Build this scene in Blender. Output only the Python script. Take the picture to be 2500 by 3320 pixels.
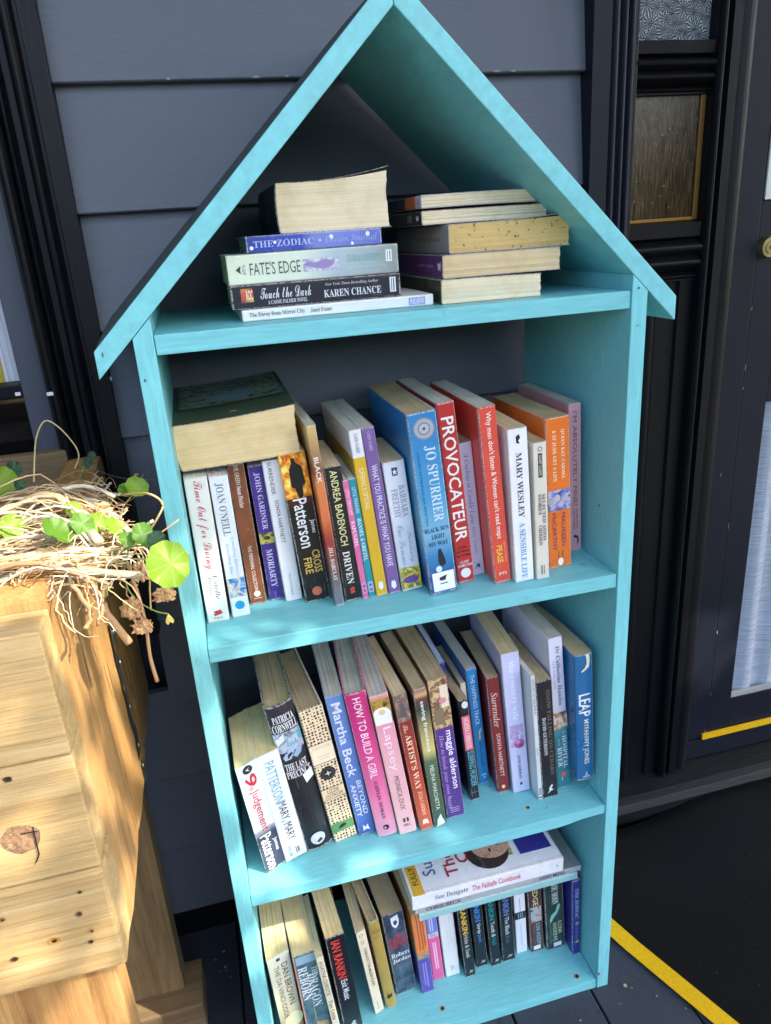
import bpy, bmesh, math, random
from mathutils import Vector, Matrix
random.seed(7)
for o in list(bpy.data.objects): bpy.data.objects.remove(o)
SC = bpy.context.scene
COL = SC.collection
R = math.radians
U = random.uniform
# ------------------------------------------------------------------ camera
cd = bpy.data.cameras.new('camera'); cam = bpy.data.objects.new('camera', cd); COL.objects.link(cam)
cx = Vector((0.9661, -0.2499, -0.0650)); cdn = Vector((-0.1476, -0.3279, -0.9331)); cf = Vector((0.2119, 0.9110, -0.3537))
m = Matrix((cx, -cdn, -cf)).transposed().to_4x4(); m.translation = Vector((-0.2108, -0.7371, 1.1558))
cam.matrix_world = m
cd.sensor_fit = 'HORIZONTAL'; cd.sensor_width = 36.0; cd.lens = 2399.6 / 2500 * 36.0
cd.clip_start = 0.02; cd.clip_end = 400
SC.camera = cam
# ------------------------------------------------------------------ light
SUN = Vector((0.80, -0.65, 1.0)).normalized()
w = bpy.data.worlds.new('World'); SC.world = w; w.use_nodes = True
nt = w.node_tree; nt.nodes.clear()
sky = nt.nodes.new('ShaderNodeTexSky'); sky.sky_type = 'NISHITA'; sky.sun_disc = False; sky.dust_density = 2.0; sky.ozone_density = 0.6
sky.sun_elevation = math.asin(SUN.z); sky.sun_rotation = math.atan2(SUN.x, SUN.y)
bg = nt.nodes.new('ShaderNodeBackground'); bg.inputs[1].default_value = 0.15
wo = nt.nodes.new('ShaderNodeOutputWorld')
nt.links.new(sky.outputs[0], bg.inputs[0]); nt.links.new(bg.outputs[0], wo.inputs[0])
sl = bpy.data.lights.new('sun', 'SUN'); sl.energy = 2.0; sl.angle = R(0.53); sl.color = (1.0, 0.93, 0.80)
so = bpy.data.objects.new('sun', sl); COL.objects.link(so)
so.rotation_euler = (-SUN).to_track_quat('-Z', 'Y').to_euler(); so.location = (4, -3, 5)
SC.view_settings.view_transform = 'Standard'; SC.view_settings.look = 'None'
SC.view_settings.gamma = 1; SC.view_settings.use_curve_mapping = False
SC.view_settings.exposure = 2.3
SC.render.resolution_x = 771; SC.render.resolution_y = 1024
# ------------------------------------------------------------------ helpers
ORG = {}
def lin(c):
    return tuple(((v / 255) / 12.92 if v / 255 <= 0.04045 else ((v / 255 + 0.055) / 1.055) ** 2.4) for v in c[:3]) + (1,)
def tag(o, label=None, cat=None, group=None, kind=None):
    if label: o['label'] = label
    if cat: o['category'] = cat
    if group: o['group'] = group
    if kind: o['kind'] = kind
    return o
def empty(name, loc, label=None, cat=None, group=None):
    o = bpy.data.objects.new(name, None); COL.objects.link(o); o.location = loc
    o.empty_display_size = 0.05
    ORG[o.name] = Vector(loc)
    return tag(o, label, cat, group)
def link(name, me, mat, parent=None):
    o = bpy.data.objects.new(name, me); COL.objects.link(o)
    if mat is not None and len(me.materials) == 0: me.materials.append(mat)
    if parent is not None: o.parent = parent
    return o
def obj(name, bm, mat, parent=None, smooth=False):
    """bm in world coordinates; re-based on the parent's origin"""
    off = ORG.get(parent.name, Vector()) if parent is not None else Vector()
    if parent is not None: bmesh.ops.translate(bm, verts=bm.verts, vec=-off)
    bmesh.ops.recalc_face_normals(bm, faces=bm.faces)
    me = bpy.data.meshes.new(name); bm.to_mesh(me); bm.free()
    if smooth:
        for p in me.polygons: p.use_smooth = True
    o = link(name, me, mat, parent)
    ORG[o.name] = off
    return o
def bm_box(x0, x1, y0, y1, z0, z1, bev=0.0, seg=2, bm=None):
    bm = bm or bmesh.new()
    vs = [bm.verts.new((x, y, z)) for x in (x0, x1) for y in (y0, y1) for z in (z0, z1)]
    fs = [bm.faces.new([vs[i] for i in f]) for f in ((0, 1, 3, 2), (4, 6, 7, 5), (0, 4, 5, 1), (2, 3, 7, 6), (0, 2, 6, 4), (1, 5, 7, 3))]
    if bev > 0:
        es = {e for f in fs for e in f.edges}
        bmesh.ops.bevel(bm, geom=list(es), offset=bev, segments=seg, affect='EDGES', profile=0.6)
    return bm
def box(name, x0, x1, y0, y1, z0, z1, mat, parent=None, bev=0.0, seg=2):
    return obj(name, bm_box(x0, x1, y0, y1, z0, z1, bev, seg), mat, parent)
def bm_prism(pts, axis, a0, a1, bev=0.0, bm=None, seg=2):
    """polygon pts (2-D) extruded along axis: 'x' pts=(y,z) 'y' pts=(x,z) 'z' pts=(x,y)"""
    bm = bm or bmesh.new()
    def P(p, a): return {'x': (a, p[0], p[1]), 'y': (p[0], a, p[1]), 'z': (p[0], p[1], a)}[axis]
    A = [bm.verts.new(P(p, a0)) for p in pts]; B = [bm.verts.new(P(p, a1)) for p in pts]
    n = len(pts); fs = [bm.faces.new(A), bm.faces.new(B[::-1])]
    for i in range(n): fs.append(bm.faces.new((A[i], B[i], B[(i + 1) % n], A[(i + 1) % n])))
    if bev > 0:
        es = {e for f in fs for e in f.edges}
        bmesh.ops.bevel(bm, geom=list(es), offset=bev, segments=seg, affect='EDGES', profile=0.6)
    return bm
def prism(name, pts, axis, a0, a1, mat, parent=None, bev=0.0):
    return obj(name, bm_prism(pts, axis, a0, a1, bev), mat, parent)
def bm_tube(pts, rad, bm=None, n=6, taper=None):
    bm = bm or bmesh.new(); rings = []
    up = Vector((0.13, 0.21, 0.97))
    for i, p in enumerate(pts):
        p = Vector(p); a = Vector(pts[max(i - 1, 0)]); b = Vector(pts[min(i + 1, len(pts) - 1)])
        d = (b - a).normalized(); u = d.cross(up)
        if u.length < 1e-3: u = d.cross(Vector((1, 0, 0)))
        u.normalize(); v = d.cross(u)
        r = rad if taper is None else rad * (1 + (taper - 1) * i / (len(pts) - 1))
        rings.append([bm.verts.new(p + r * (math.cos(2 * math.pi * k / n) * u + math.sin(2 * math.pi * k / n) * v)) for k in range(n)])
    for A, B in zip(rings, rings[1:]):
        for k in range(n): bm.faces.new((A[k], A[(k + 1) % n], B[(k + 1) % n], B[k]))
    bm.faces.new(rings[0][::-1]); bm.faces.new(rings[-1])
    return bm
def spline(cp, n=5):
    """Catmull-Rom through control points"""
    cp = [Vector(c) for c in cp]; out = []
    P = [cp[0] * 2 - cp[1]] + cp + [cp[-1] * 2 - cp[-2]]
    for i in range(1, len(P) - 2):
        for k in range(n):
            t = k / n; a, b, c, d = P[i - 1:i + 3]
            out.append(0.5 * ((2 * b) + (c - a) * t + (2 * a - 5 * b + 4 * c - d) * t * t + (3 * b - a - 3 * c + d) * t ** 3))
    out.append(cp[-1]); return out
# ------------------------------------------------------------------ materials
def newmat(name):
    mt = bpy.data.materials.new(name); mt.use_nodes = True
    n = mt.node_tree.nodes; l = mt.node_tree.links
    return mt, n, l, n['Principled BSDF']
def flat(name, col, rough=0.5, metal=0.0, spec=None):
    mt, n, l, b = newmat(name)
    b.inputs['Base Color'].default_value = lin(col); b.inputs['Roughness'].default_value = rough
    b.inputs['Metallic'].default_value = metal
    if spec is not None: b.inputs['Specular IOR Level'].default_value = spec
    return mt
FC = {}
def flatc(col, rough=0.45):
    k = (tuple(col), rough)
    if k not in FC: FC[k] = flat('ink', col, rough)
    return FC[k]
def noise(n, l, vec, scale, detail=4, rough=0.6, stretch=None, dist=0.0):
    t = n.new('ShaderNodeTexNoise'); t.inputs['Scale'].default_value = scale
    t.inputs['Detail'].default_value = detail; t.inputs['Roughness'].default_value = rough; t.inputs['Distortion'].default_value = dist
    if stretch:
        mp = n.new('ShaderNodeMapping'); mp.inputs['Scale'].default_value = stretch
        l.new(vec, mp.inputs[0]); l.new(mp.outputs[0], t.inputs[0])
    else: l.new(vec, t.inputs[0])
    return t
def ramp(n, l, fac, stops, interp='LINEAR'):
    r = n.new('ShaderNodeValToRGB'); r.color_ramp.interpolation = interp
    e = r.color_ramp.elements
    while len(e) > 1: e.remove(e[-1])
    e[0].position = stops[0][0]; e[0].color = stops[0][1]
    for p, c in stops[1:]:
        q = e.new(p); q.color = c
    l.new(fac, r.inputs[0]); return r
def mix(n, l, fac, a, b, mode='MIX'):
    x = n.new('ShaderNodeMix'); x.data_type = 'RGBA'; x.blend_type = mode
    for s, v in ((x.inputs[0], fac), (x.inputs[6], a), (x.inputs[7], b)):
        if hasattr(v, 'is_linked'): l.new(v, s)
        else: s.default_value = v
    return x.outputs[2]
def bump(n, l, b, h, strength=0.2, dist=0.002):
    k = n.new('ShaderNodeBump'); k.inputs['Strength'].default_value = strength; k.inputs['Distance'].default_value = dist
    l.new(h, k.inputs['Height']); l.new(k.outputs[0], b.inputs['Normal'])
def coords(n, which='Object'):
    return n.new('ShaderNodeTexCoord').outputs[which]
G = lambda v: (v, v, v, 1)
def painted(name, col, col2, rough=0.5, chips=None, chip_amt=0.0, grain=(1, 1, 1), gs=60, bs=0.25, dirt=None, bd=0.0006, spec=0.5):
    """brushed paint over wood: soft tone variation, brush/grain relief, optional chips and dirt"""
    mt, n, l, b = newmat(name); co = coords(n)
    t1 = noise(n, l, co, 9, 5, 0.6); t2 = noise(n, l, co, gs, 4, 0.6, grain)
    c = mix(n, l, t1.outputs[0], lin(col), lin(col2))
    r0 = ramp(n, l, t2.outputs[0], [(0.28, G(0.85)), (0.72, G(1.08))])
    c = mix(n, l, 1.0, c, r0.outputs[0], 'MULTIPLY')
    if dirt:
        t3 = noise(n, l, co, 38, 6, 0.75)
        r3 = ramp(n, l, t3.outputs[0], [(dirt[1], G(0)), (dirt[1] + 0.09, G(1))])
        c = mix(n, l, r3.outputs[0], c, lin(dirt[0]))
    if chips:
        t4 = noise(n, l, co, 120, 3, 0.55)
        r4 = ramp(n, l, t4.outputs[0], [(chip_amt, G(0)), (chip_amt + 0.02, G(1))])
        c = mix(n, l, r4.outputs[0], c, lin(chips))
    l.new(c, b.inputs['Base Color'])
    rr = ramp(n, l, t2.outputs[0], [(0.2, G(rough - 0.08)), (0.8, G(rough + 0.12))]); l.new(rr.outputs[0], b.inputs['Roughness'])
    b.inputs['Specular IOR Level'].default_value = spec
    bump(n, l, b, t2.outputs[0], bs, bd)
    return mt
def wood(name, c1, c2, c3, grain=(40, 40, 1.6), rough=0.6, dark=None, seed=0.0, bs=0.35):
    mt, n, l, b = newmat(name); co = coords(n)
    mp = n.new('ShaderNodeMapping'); mp.inputs['Location'].default_value = (seed, seed * 1.7, seed * 0.6); l.new(co, mp.inputs[0]); co = mp.outputs[0]
    t1 = noise(n, l, co, 1.0, 7, 0.62, grain, 1.2); t2 = noise(n, l, co, 7, 3, 0.5)
    t3 = noise(n, l, co, 3.2, 5, 0.7, tuple(g * 1.0 for g in grain), 0.3)
    c = ramp(n, l, t1.outputs[0], [(0.22, lin(c3)), (0.44, lin(c2)), (0.70, lin(c1))]).outputs[0]
    r2 = ramp(n, l, t2.outputs[0], [(0.28, G(0.72)), (0.5, G(0.96)), (0.72, G(1.12))]); c = mix(n, l, 1.0, c, r2.outputs[0], 'MULTIPLY')
    r3 = ramp(n, l, t3.outputs[0], [(0.66, G(0)), (0.74, G(.8))]); c = mix(n, l, r3.outputs[0], c, lin(dark or c3))
    t4 = noise(n, l, co, 9.0, 8, .8, grain, .1); r4 = ramp(n, l, t4.outputs[0], [(.36, G(.66)), (.47, G(.95)), (.58, G(1.06))]); c = mix(n, l, 1.0, c, r4.outputs[0], 'MULTIPLY')
    l.new(c, b.inputs['Base Color']); b.inputs['Roughness'].default_value = rough
    bump(n, l, b, t4.outputs[0], bs * 1.6, 0.0016)
    return mt
def pagemat(name, col, dark=0.86, rough=0.85):
    """edges of many sheets: fine lines across the thickness (local x)"""
    mt, n, l, b = newmat(name); co = coords(n)
    t = noise(n, l, co, 1.0, 3, 0.7, (1500, 8, 8)); t2 = noise(n, l, co, 26, 4, 0.6); t3 = noise(n, l, co, 1.0, 3, 0.6, (420, 5, 5))
    r0 = ramp(n, l, t.outputs[0], [(0.30, G(dark)), (0.65, G(1.0))]); r2 = ramp(n, l, t2.outputs[0], [(0.26, (.84, .79, .70, 1)), (0.5, G(.98)), (0.7, G(1.04))])
    r3 = ramp(n, l, t3.outputs[0], [(0.34, G(0.91)), (0.58, G(1.01))])
    c = mix(n, l, 1.0, lin(col), r0.outputs[0], 'MULTIPLY'); c = mix(n, l, 1.0, c, r2.outputs[0], 'MULTIPLY'); c = mix(n, l, 1.0, c, r3.outputs[0], 'MULTIPLY')
    l.new(c, b.inputs['Base Color']); b.inputs['Roughness'].default_value = rough; b.inputs['Specular IOR Level'].default_value = 0.15
    bump(n, l, b, t.outputs[0], 0.35, 0.0004)
    return mt, n, l, b, c
PAGES = {}
def pages(key):
    if key not in PAGES:
        col = {'cream': (242, 224, 188), 'tan': (226, 202, 158), 'grey': (206, 199, 186), 'pale': (232, 224, 206), 'white': (222, 226, 232),
               'brown': (190, 168, 132), 'bluewhite': (196, 206, 232), 'gold': (238, 210, 158), 'foxed': (222, 190, 126)}[key]
        mt, n, l, b, c = pagemat('pages_' + key, col)
        if key == 'foxed':
            t = noise(n, l, coords(n), 190, 2, 0.5); r0 = ramp(n, l, t.outputs[0], [(0.635, G(0)), (0.68, G(.85))])
            c2 = mix(n, l, r0.outputs[0], c, lin((110, 76, 40))); l.new(c2, b.inputs['Base Color'])
        PAGES[key] = mt
    return PAGES[key]
def covermat(stops, rough=0.36, scuff=0.5, interp='CONSTANT', dots=None, mottle=None):
    """printed card: colours banded along the spine (0 = top, 1 = bottom), worn where the stock is rubbed"""
    mt, n, l, b = newmat('printed_cover'); ge = coords(n, 'Generated'); co = coords(n)
    sp = n.new('ShaderNodeSeparateXYZ'); l.new(ge, sp.inputs[0])
    inv = n.new('ShaderNodeMath'); inv.operation = 'SUBTRACT'; inv.inputs[0].default_value = 1.0; l.new(sp.outputs[2], inv.inputs[1])
    c = ramp(n, l, inv.outputs[0], [(p, lin(k)) for p, k in stops], interp).outputs[0]
    if mottle:
        t = noise(n, l, co, mottle[1], 5, 0.65); r0 = ramp(n, l, t.outputs[0], [(0.42, G(0)), (0.60, G(1))])
        c = mix(n, l, r0.outputs[0], c, lin(mottle[0]))
    if dots:
        v = n.new('ShaderNodeTexVoronoi'); v.inputs['Scale'].default_value = dots[1]; v.inputs['Randomness'].default_value = 0.30
        l.new(co, v.inputs[0]); r0 = ramp(n, l, v.outputs['Distance'], [(0.0, G(1)), (dots[2], G(1)), (dots[2] + 0.03, G(0))])
        c = mix(n, l, r0.outputs[0], c, lin(dots[0]))
    t = noise(n, l, co, 130, 5, 0.7); r1 = ramp(n, l, t.outputs[0], [(0.66, G(0)), (0.74, G(scuff))])
    c = mix(n, l, r1.outputs[0], c, lin((206, 200, 192)))
    def mth(op, a_, b_=None):
        q = n.new('ShaderNodeMath'); q.operation = op
        for i_, v_ in enumerate((a_, b_)):
            if v_ is None: continue
            if hasattr(v_, 'is_linked'): l.new(v_, q.inputs[i_])
            else: q.inputs[i_].default_value = v_
        return q.outputs[0]
    ex_ = mth('GREATER_THAN', mth('ABSOLUTE', mth('SUBTRACT', sp.outputs[0], .5)), .455); ey_ = mth('LESS_THAN', sp.outputs[1], .035)
    ez_ = mth('GREATER_THAN', mth('ABSOLUTE', mth('SUBTRACT', sp.outputs[2], .5)), .4915)
    tw = noise(n, l, co, 330, 4, .7); thr = mth('GREATER_THAN', tw.outputs[0], .50 - .06 * scuff)
    wear = mth('MULTIPLY', mth('MULTIPLY', mth('MAXIMUM', mth('MULTIPLY', ex_, ey_), ez_), thr), .62)
    tc_ = noise(n, l, co, 1.0, 2, .5, (900, 900, 22)); cr_ = mth('MULTIPLY', mth('MULTIPLY', mth('GREATER_THAN', tc_.outputs[0], .70), ey_), .34 * min(1, scuff * 1.6))
    c = mix(n, l, mth('MAXIMUM', wear, cr_), c, lin((212, 204, 194)))
    t2 = noise(n, l, co, 22, 3, 0.5); r2 = ramp(n, l, t2.outputs[0], [(0.3, G(0.93)), (0.7, G(1.04))]); c = mix(n, l, 1.0, c, r2.outputs[0], 'MULTIPLY')
    l.new(c, b.inputs['Base Color'])
    rr = ramp(n, l, t2.outputs[0], [(0.3, G(rough - 0.08)), (0.7, G(rough + 0.1))]); l.new(rr.outputs[0], b.inputs['Roughness'])
    bump(n, l, b, t2.outputs[0], 0.12, 0.001)
    return mt
def printmat(name, cols, scale=60, stretch=None, rough=0.4):
    """small printed picture: patches of a few inks"""
    mt, n, l, b = newmat(name); t = noise(n, l, coords(n), scale, 3, 0.55, stretch, 0.6)
    k = len(cols); st = [(0.30 + 0.40 * i / max(k - 1, 1), lin(c)) for i, c in enumerate(cols)]
    r0 = ramp(n, l, t.outputs[0], st); l.new(r0.outputs[0], b.inputs['Base Color']); b.inputs['Roughness'].default_value = rough
    return mt
PM = {'bathers': [(20, 90, 170), (60, 140, 200), (235, 215, 190), (30, 110, 190)], 'eye': [(150, 145, 60), (205, 195, 100), (40, 35, 25), (190, 180, 90)],
      'fire': [(250, 225, 120), (245, 170, 40), (190, 70, 20), (250, 200, 80)], 'flowers': [(60, 90, 40), (235, 200, 60), (70, 110, 60), (245, 225, 120)],
      'group': [(40, 50, 120), (120, 130, 190), (200, 190, 200), (50, 40, 100)], 'room': [(120, 90, 60), (220, 190, 140), (90, 60, 45), (200, 150, 100)],
      'feet': [(120, 130, 150), (190, 200, 215), (90, 100, 120)], 'crowd': [(60, 50, 60), (230, 220, 215), (190, 140, 70), (90, 70, 110)],
      'fantasy': [(70, 45, 45), (215, 170, 165), (120, 190, 195), (60, 40, 40)], 'swirl': [(35, 55, 48), (120, 190, 165), (40, 60, 52)],
      'dancer': [(215, 222, 215), (170, 150, 190), (205, 215, 220), (190, 170, 200)], 'leopard': [(30, 25, 20), (190, 150, 70), (40, 30, 22)],
      'mount': [(165, 135, 110), (110, 90, 85), (190, 165, 140)], 'knot': [(60, 110, 115), (200, 160, 100), (40, 80, 85)],
      'amulet': [(235, 220, 180), (150, 90, 30), (90, 45, 15), (230, 200, 150)], 'village': [(20, 30, 66), (52, 80, 74), (150, 150, 96), (96, 124, 150), (28, 40, 84)],
      'tree': [(40, 45, 40), (120, 125, 110), (200, 205, 215), (70, 75, 60)], 'sandwich': [(210, 180, 120), (110, 130, 70), (230, 215, 180), (150, 100, 60)],
      'sprigs': [(205, 205, 235), (175, 150, 200), (205, 205, 235)], 'roc': [(225, 190, 80), (200, 90, 70), (120, 60, 40)], 'hair': [(36, 28, 26), (74, 56, 48), (46, 36, 32)], 'skin': [(176, 128, 102), (206, 160, 132), (222, 182, 156), (190, 142, 116)], 'code': [(235, 235, 235), (30, 30, 30), (235, 235, 235)]}
PMC = {}
def pm(key):
    if key not in PMC: PMC[key] = printmat('print_' + key, PM[key], 95)
    return PMC[key]

M = {}
M['teal'] = painted('teal_paint', (129, 207, 211), (119, 199, 205), 0.42, (84, 140, 144), 0.80, (1.6, .4, 1.6), 60, 0.16, ((66, 132, 138), 0.73))
M['teal_v'] = painted('teal_paint_upright', (129, 207, 211), (119, 199, 205), 0.42, (92, 150, 152), 0.80, (6, 6, 0.5), 60, 0.42, ((66, 132, 138), 0.675))
M['teal_h'] = painted('teal_paint_shelf', (124, 202, 207), (115, 194, 201), 0.45, (96, 130, 128), 0.775, (0.5, 6, 6), 60, 0.42, ((74, 124, 128), 0.645))
M['dusty'] = painted('dust_and_shade_on_paint', (74, 92, 92), (60, 74, 74), 0.8, None, 0, (1, 1, 1), 60, .3, ((50, 56, 56), .6))  # dust, with the shade under the verandah roof put into the colour
M['wall'] = painted('grey_weatherboard_paint', (94, 99, 109), (85, 92, 103), 0.55, (150, 152, 150), 0.795, (0.6, 1, 5), 70, 0.18, ((66, 70, 74), 0.68))
M['black'] = painted('black_gloss_paint', (17, 18, 22), (12, 13, 17), 0.42, (90, 90, 88), 0.82, (9, 9, 0.35), 46, 0.35, ((26, 26, 28), 0.70), 0.0012, 0.22)
M['navy'] = painted('navy_door_paint', (25, 29, 40), (21, 25, 35), 0.45, (140, 138, 132), 0.83, (7, 7, 0.6), 40, 0.25, ((34, 35, 42), 0.72), 0.0006, 0.22)
M['greysash'] = painted('grey_sash_paint', (70, 75, 86), (62, 68, 80), 0.5, None, 0, (5, 5, 0.6), 40, 0.2)
M['sill'] = painted('worn_sill_paint', (24, 26, 31), (14, 15, 17), 0.5, (150, 148, 140), 0.74, (1, 6, 6), 30, 0.5, ((54, 51, 46), 0.60), 0.0015, 0.3)
M['deck'] = painted('deck_paint', (52, 58, 70), (40, 45, 55), 0.6, (138, 132, 118), 0.775, (7, 0.4, 7), 40, 0.5, ((40, 36, 30), 0.58), 0.0015)
M['mat'] = painted('black_matting', (19, 19, 21), (11, 11, 13), 0.9, (70, 66, 60), 0.80, (1, 1, 1), 330, 1.0, ((20, 19, 18), 0.62), 0.002, 0.12)
M['yellow'] = painted('yellow_tape', (226, 178, 10), (216, 164, 6), 0.45, None, 0, (1, 1, 1), 200, 0.2, ((120, 92, 24), 0.70))
M['pine'] = wood('pine_boards_level', (226, 194, 138), (210, 172, 112), (160, 120, 74), (1.2, 52, 52), 0.6, (120, 84, 46), 1.3)
M['pine_v'] = wood('pine_upright_shaded', (204, 160, 100), (178, 130, 74), (118, 80, 46), (30, 30, 1.1), 0.5, (84, 58, 34), 4.1, 0.5)  # darker, browner pine: the planter's shaded side is put into the colour
M['pine_grey'] = wood('weathered_pine', (150, 124, 84), (122, 98, 64), (84, 66, 44), (38, 38, 1.6), 0.7, (56, 44, 32), 2.2)
M['pine_greyx'] = wood('weathered_pine_level', (142, 118, 84), (116, 94, 64), (84, 68, 48), (1.6, 38, 38), 0.75, (60, 48, 36), 6.0)
M['knot'] = printmat('knot_wood', [(134, 102, 78), (170, 134, 98), (120, 88, 68), (192, 158, 112)], 120)
M['steel'] = flat('galvanised_strap', (120, 128, 130), 0.32, 0.9)
M['brass'] = flat('brass', (196, 182, 134), 0.36, 1.0)
M['hole'] = flat('dark_hole', (30, 26, 22), 0.9)
M['rawwood'] = flat('raw_wood', (170, 130, 84), 0.8)
M['whitepanel'] = flat('white_panel', (204, 206, 200), 0.5)
M['soil'] = painted('soil', (52, 44, 34), (38, 32, 26), 0.95, None, 0, (1, 1, 1), 220, 0.9, ((84, 70, 50), 0.58), 0.004)
# ------------------------------------------------------------------ the setting
FZ = 0.015                                     # verandah floor level
WY = 0.29                                      # face of the weatherboards
bm = bm_box(-40, 40, -40, 1.2, -0.40, -0.30)
ground = tag(obj('ground', bm, flat('garden_ground', (112, 108, 92), 0.95)), kind='structure')
bm = bm_box(-2.4, 2.4, -1.0, 0.6, -0.12, FZ - 0.022)
floor = tag(obj('floor', bm, flat('floor_frame', (30, 28, 26), 0.9)), kind='structure')
x = -1.10
while x < 1.3:
    wdt = 0.134
    dz = random.uniform(-0.0012, 0.0012)
    box('floor_board', x + 0.0018, x + wdt - 0.0018, -1.0, 0.33, FZ - 0.02, FZ + dz, M['deck'], floor, 0.0012, 1)
    x += wdt
# unseen hedge behind the camera, added to cut the low light
from mathutils import noise as mn
b2 = bmesh.new(); nx, nz = 90, 16; V = {}
for i in range(nx + 1):
    for j in range(nz + 1):
        x_ = -13 + 26 * i / nx; z_ = -0.3 + 2.35 * j / nz
        bend_ = 3.4 * max(0, abs(x_) / 13 - .35)
        V[i, j] = b2.verts.new((x_, -6.5 + bend_ + .35 * mn.noise(Vector((x_ * 1.1, z_ * 1.1, 0))) + .12 * mn.noise(Vector((x_ * 4, z_ * 4, 3))), z_ + (.30 * mn.noise(Vector((x_ * .9, 7, 0))) if j == nz else 0)))
for i in range(nx):
    for j in range(nz): b2.faces.new((V[i, j], V[i + 1, j], V[i + 1, j + 1], V[i, j + 1]))
g = bmesh.ops.extrude_face_region(b2, geom=list(b2.faces))
for e_ in g['geom']:
    if isinstance(e_, bmesh.types.BMVert): e_.co.y -= 1.0
tag(obj('hedge_light_blocker', b2, painted('hedge_blocker_leaf', (44, 62, 34), (30, 44, 24), .8, None, 0, (1, 1, 1), 30, .8)), kind='stuff')
# verandah roof over the wall and the wall above and beside the openings
bm = bm_prism([(-0.955, 2.40), (0.60, 2.52), (0.60, 2.58), (-0.955, 2.46)], 'x', -2.6, 2.6)
tag(obj('verandah_roof', bm, flat('verandah_lining', (150, 150, 146), 0.7)), kind='structure')
bm = bm_box(-2.5, -0.92, 0.30, 0.45, 0.0, 2.45); bm_box(1.12, 2.5, 0.30, 0.45, 0.0, 2.45, bm=bm); bm_box(-0.92, 1.12, 0.30, 0.45, 2.10, 2.45, bm=bm)
bm_box(-0.92, 1.12, 0.47, 0.52, 0.0, 2.45, bm=bm)
tag(obj('house_wall', bm, M['wall']), kind='structure')
bm = bm_box(-1.75, -1.68, -0.93, 0.30, 0.0, 2.40)  # unseen end wall, added to cut light from the left
tag(obj('added_end_wall', bm, M['wall']), kind='structure')
# weatherboards between the window and the door
wb = empty('weatherboard_wall', (0, WY, 0.07), 'blue grey weatherboard wall behind the turquoise book shelf', 'wall')
PITCH = 0.1395; z0 = 1.3383 - PITCH * 9; i = 0
z = z0
while z < 2.1:
    zz0 = max(z, 0.068)
    if z + PITCH > 0.075:
        jit = random.uniform(-0.001, 0.001)
        # bevelled board: foot proud, head tucked behind the board above
        pr = [(WY - 0.006, zz0), (WY + 0.012, zz0), (WY + 0.020, z + PITCH + 0.014), (WY + 0.0095, z + PITCH + 0.014), (WY + 0.0095, z + PITCH - 0.004)]
        pr = [(WY - 0.004 + jit, zz0 + 0.0015), (WY - 0.0025 + jit, zz0), (WY + 0.020, zz0), (WY + 0.024, z + PITCH + 0.012), (WY + 0.0125, z + PITCH + 0.012)]
        prism('weatherboard', pr, 'x', -0.332 if z > .50 else -0.92, 0.352, M['wall'], wb)
    z += PITCH
box('base_board', -0.92, 0.40, WY + 0.012, WY + 0.04, FZ - 0.01, 0.070, M['black'], wb, 0.002)
# a few flakes of bare paint on the lower lips of the boards
for (fx_, fz_, ln) in ((-0.10, 1.3386, 0.009), (-0.06, 1.3388, 0.004), (-0.03, 1.3388, 0.012), (-0.20, 1.3386, 0.004), (0.21, 1.339, 0.010), (0.235, 1.3388, 0.006)):
    b2 = bmesh.new(); n_ = 7
    vs = [b2.verts.new((fx_ + ln * (k / n_), WY - 0.0052, fz_ + 0.001 + 0.0022 * math.sin(math.pi * k / n_) * random.uniform(0.4, 1))) for k in range(n_ + 1)]
    vs2 = [b2.verts.new((fx_ + ln * (k / n_), WY - 0.0052, fz_ - 0.0002)) for k in range(n_, -1, -1)]
    b2.faces.new(vs + vs2); obj('paint_flake', b2, flatc((140, 140, 134), 0.8), wb)

def moulding(name, prof, axis, a0, a1, mat, parent):
    """profile in (across, depth) swept along z (axis 'z') or along x (axis 'x': across = z)"""
    b = bmesh.new()
    if axis == 'z': P = lambda p, a: (p[0], p[1], a)
    else: P = lambda p, a: (a, p[1], p[0])
    A = [b.verts.new(P(p, a0)) for p in prof]; B = [b.verts.new(P(p, a1)) for p in prof]; n_ = len(prof)
    for k in range(n_): b.faces.new((A[k], B[k], B[(k + 1) % n_], A[(k + 1) % n_]))
    b.faces.new(A); b.faces.new(B[::-1])
    return obj(name, b, mat, parent)
def reeded(x0, x1, yb, feats):
    """closed profile: back at yb, front steps; feats = list of (x fraction, y)"""
    pts = [(x0 + (x1 - x0) * u, y) for u, y in feats]
    return [(x0, yb)] + pts + [(x1, yb)]
def half_round(u0, u1, y0, h, n_=6):
    return [(u0 + (u1 - u0) * k / n_, y0 - h * math.sin(math.pi * k / n_)) for k in range(n_ + 1)]

# ------------------------------------------------------------------ sash window at the far left
win = empty('sash_window', (-0.50, 0.30, 0.85), 'sash window with black moulded frame beside the wooden planter', 'window')
feats = [(0.0, 0.272)] + half_round(0.04, 0.20, 0.272, 0.006) + half_round(0.22, 0.34, 0.280, 0.010) + [(0.36, 0.284), (0.46, 0.284)] + half_round(0.47, 0.66, 0.276, 0.010) + [(0.68, 0.279), (0.73, 0.279), (0.75, 0.272)] + [(1.0, 0.272)]
moulding('architrave', reeded(-0.404, -0.327, 0.312, feats), 'z', 0.628, 2.1, M['black'], win)
box('sash_stile', -0.4385, -0.4075, 0.300, 0.330, 0.62, 2.1, M['greysash'], win, 0.002)
box('sash_rail', -0.92, -0.439, 0.302, 0.330, 0.985, 1.003, M['black'], win, 0.002)
box('window_sill', -0.92, -0.405, 0.262, 0.34, 0.60, 0.628, M['black'], win, 0.003)
box('lower_pane', -0.92, -0.439, 0.318, 0.322, 0.628, 0.985, flat('dark_glass', (14, 15, 18), 0.05), win)
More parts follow.
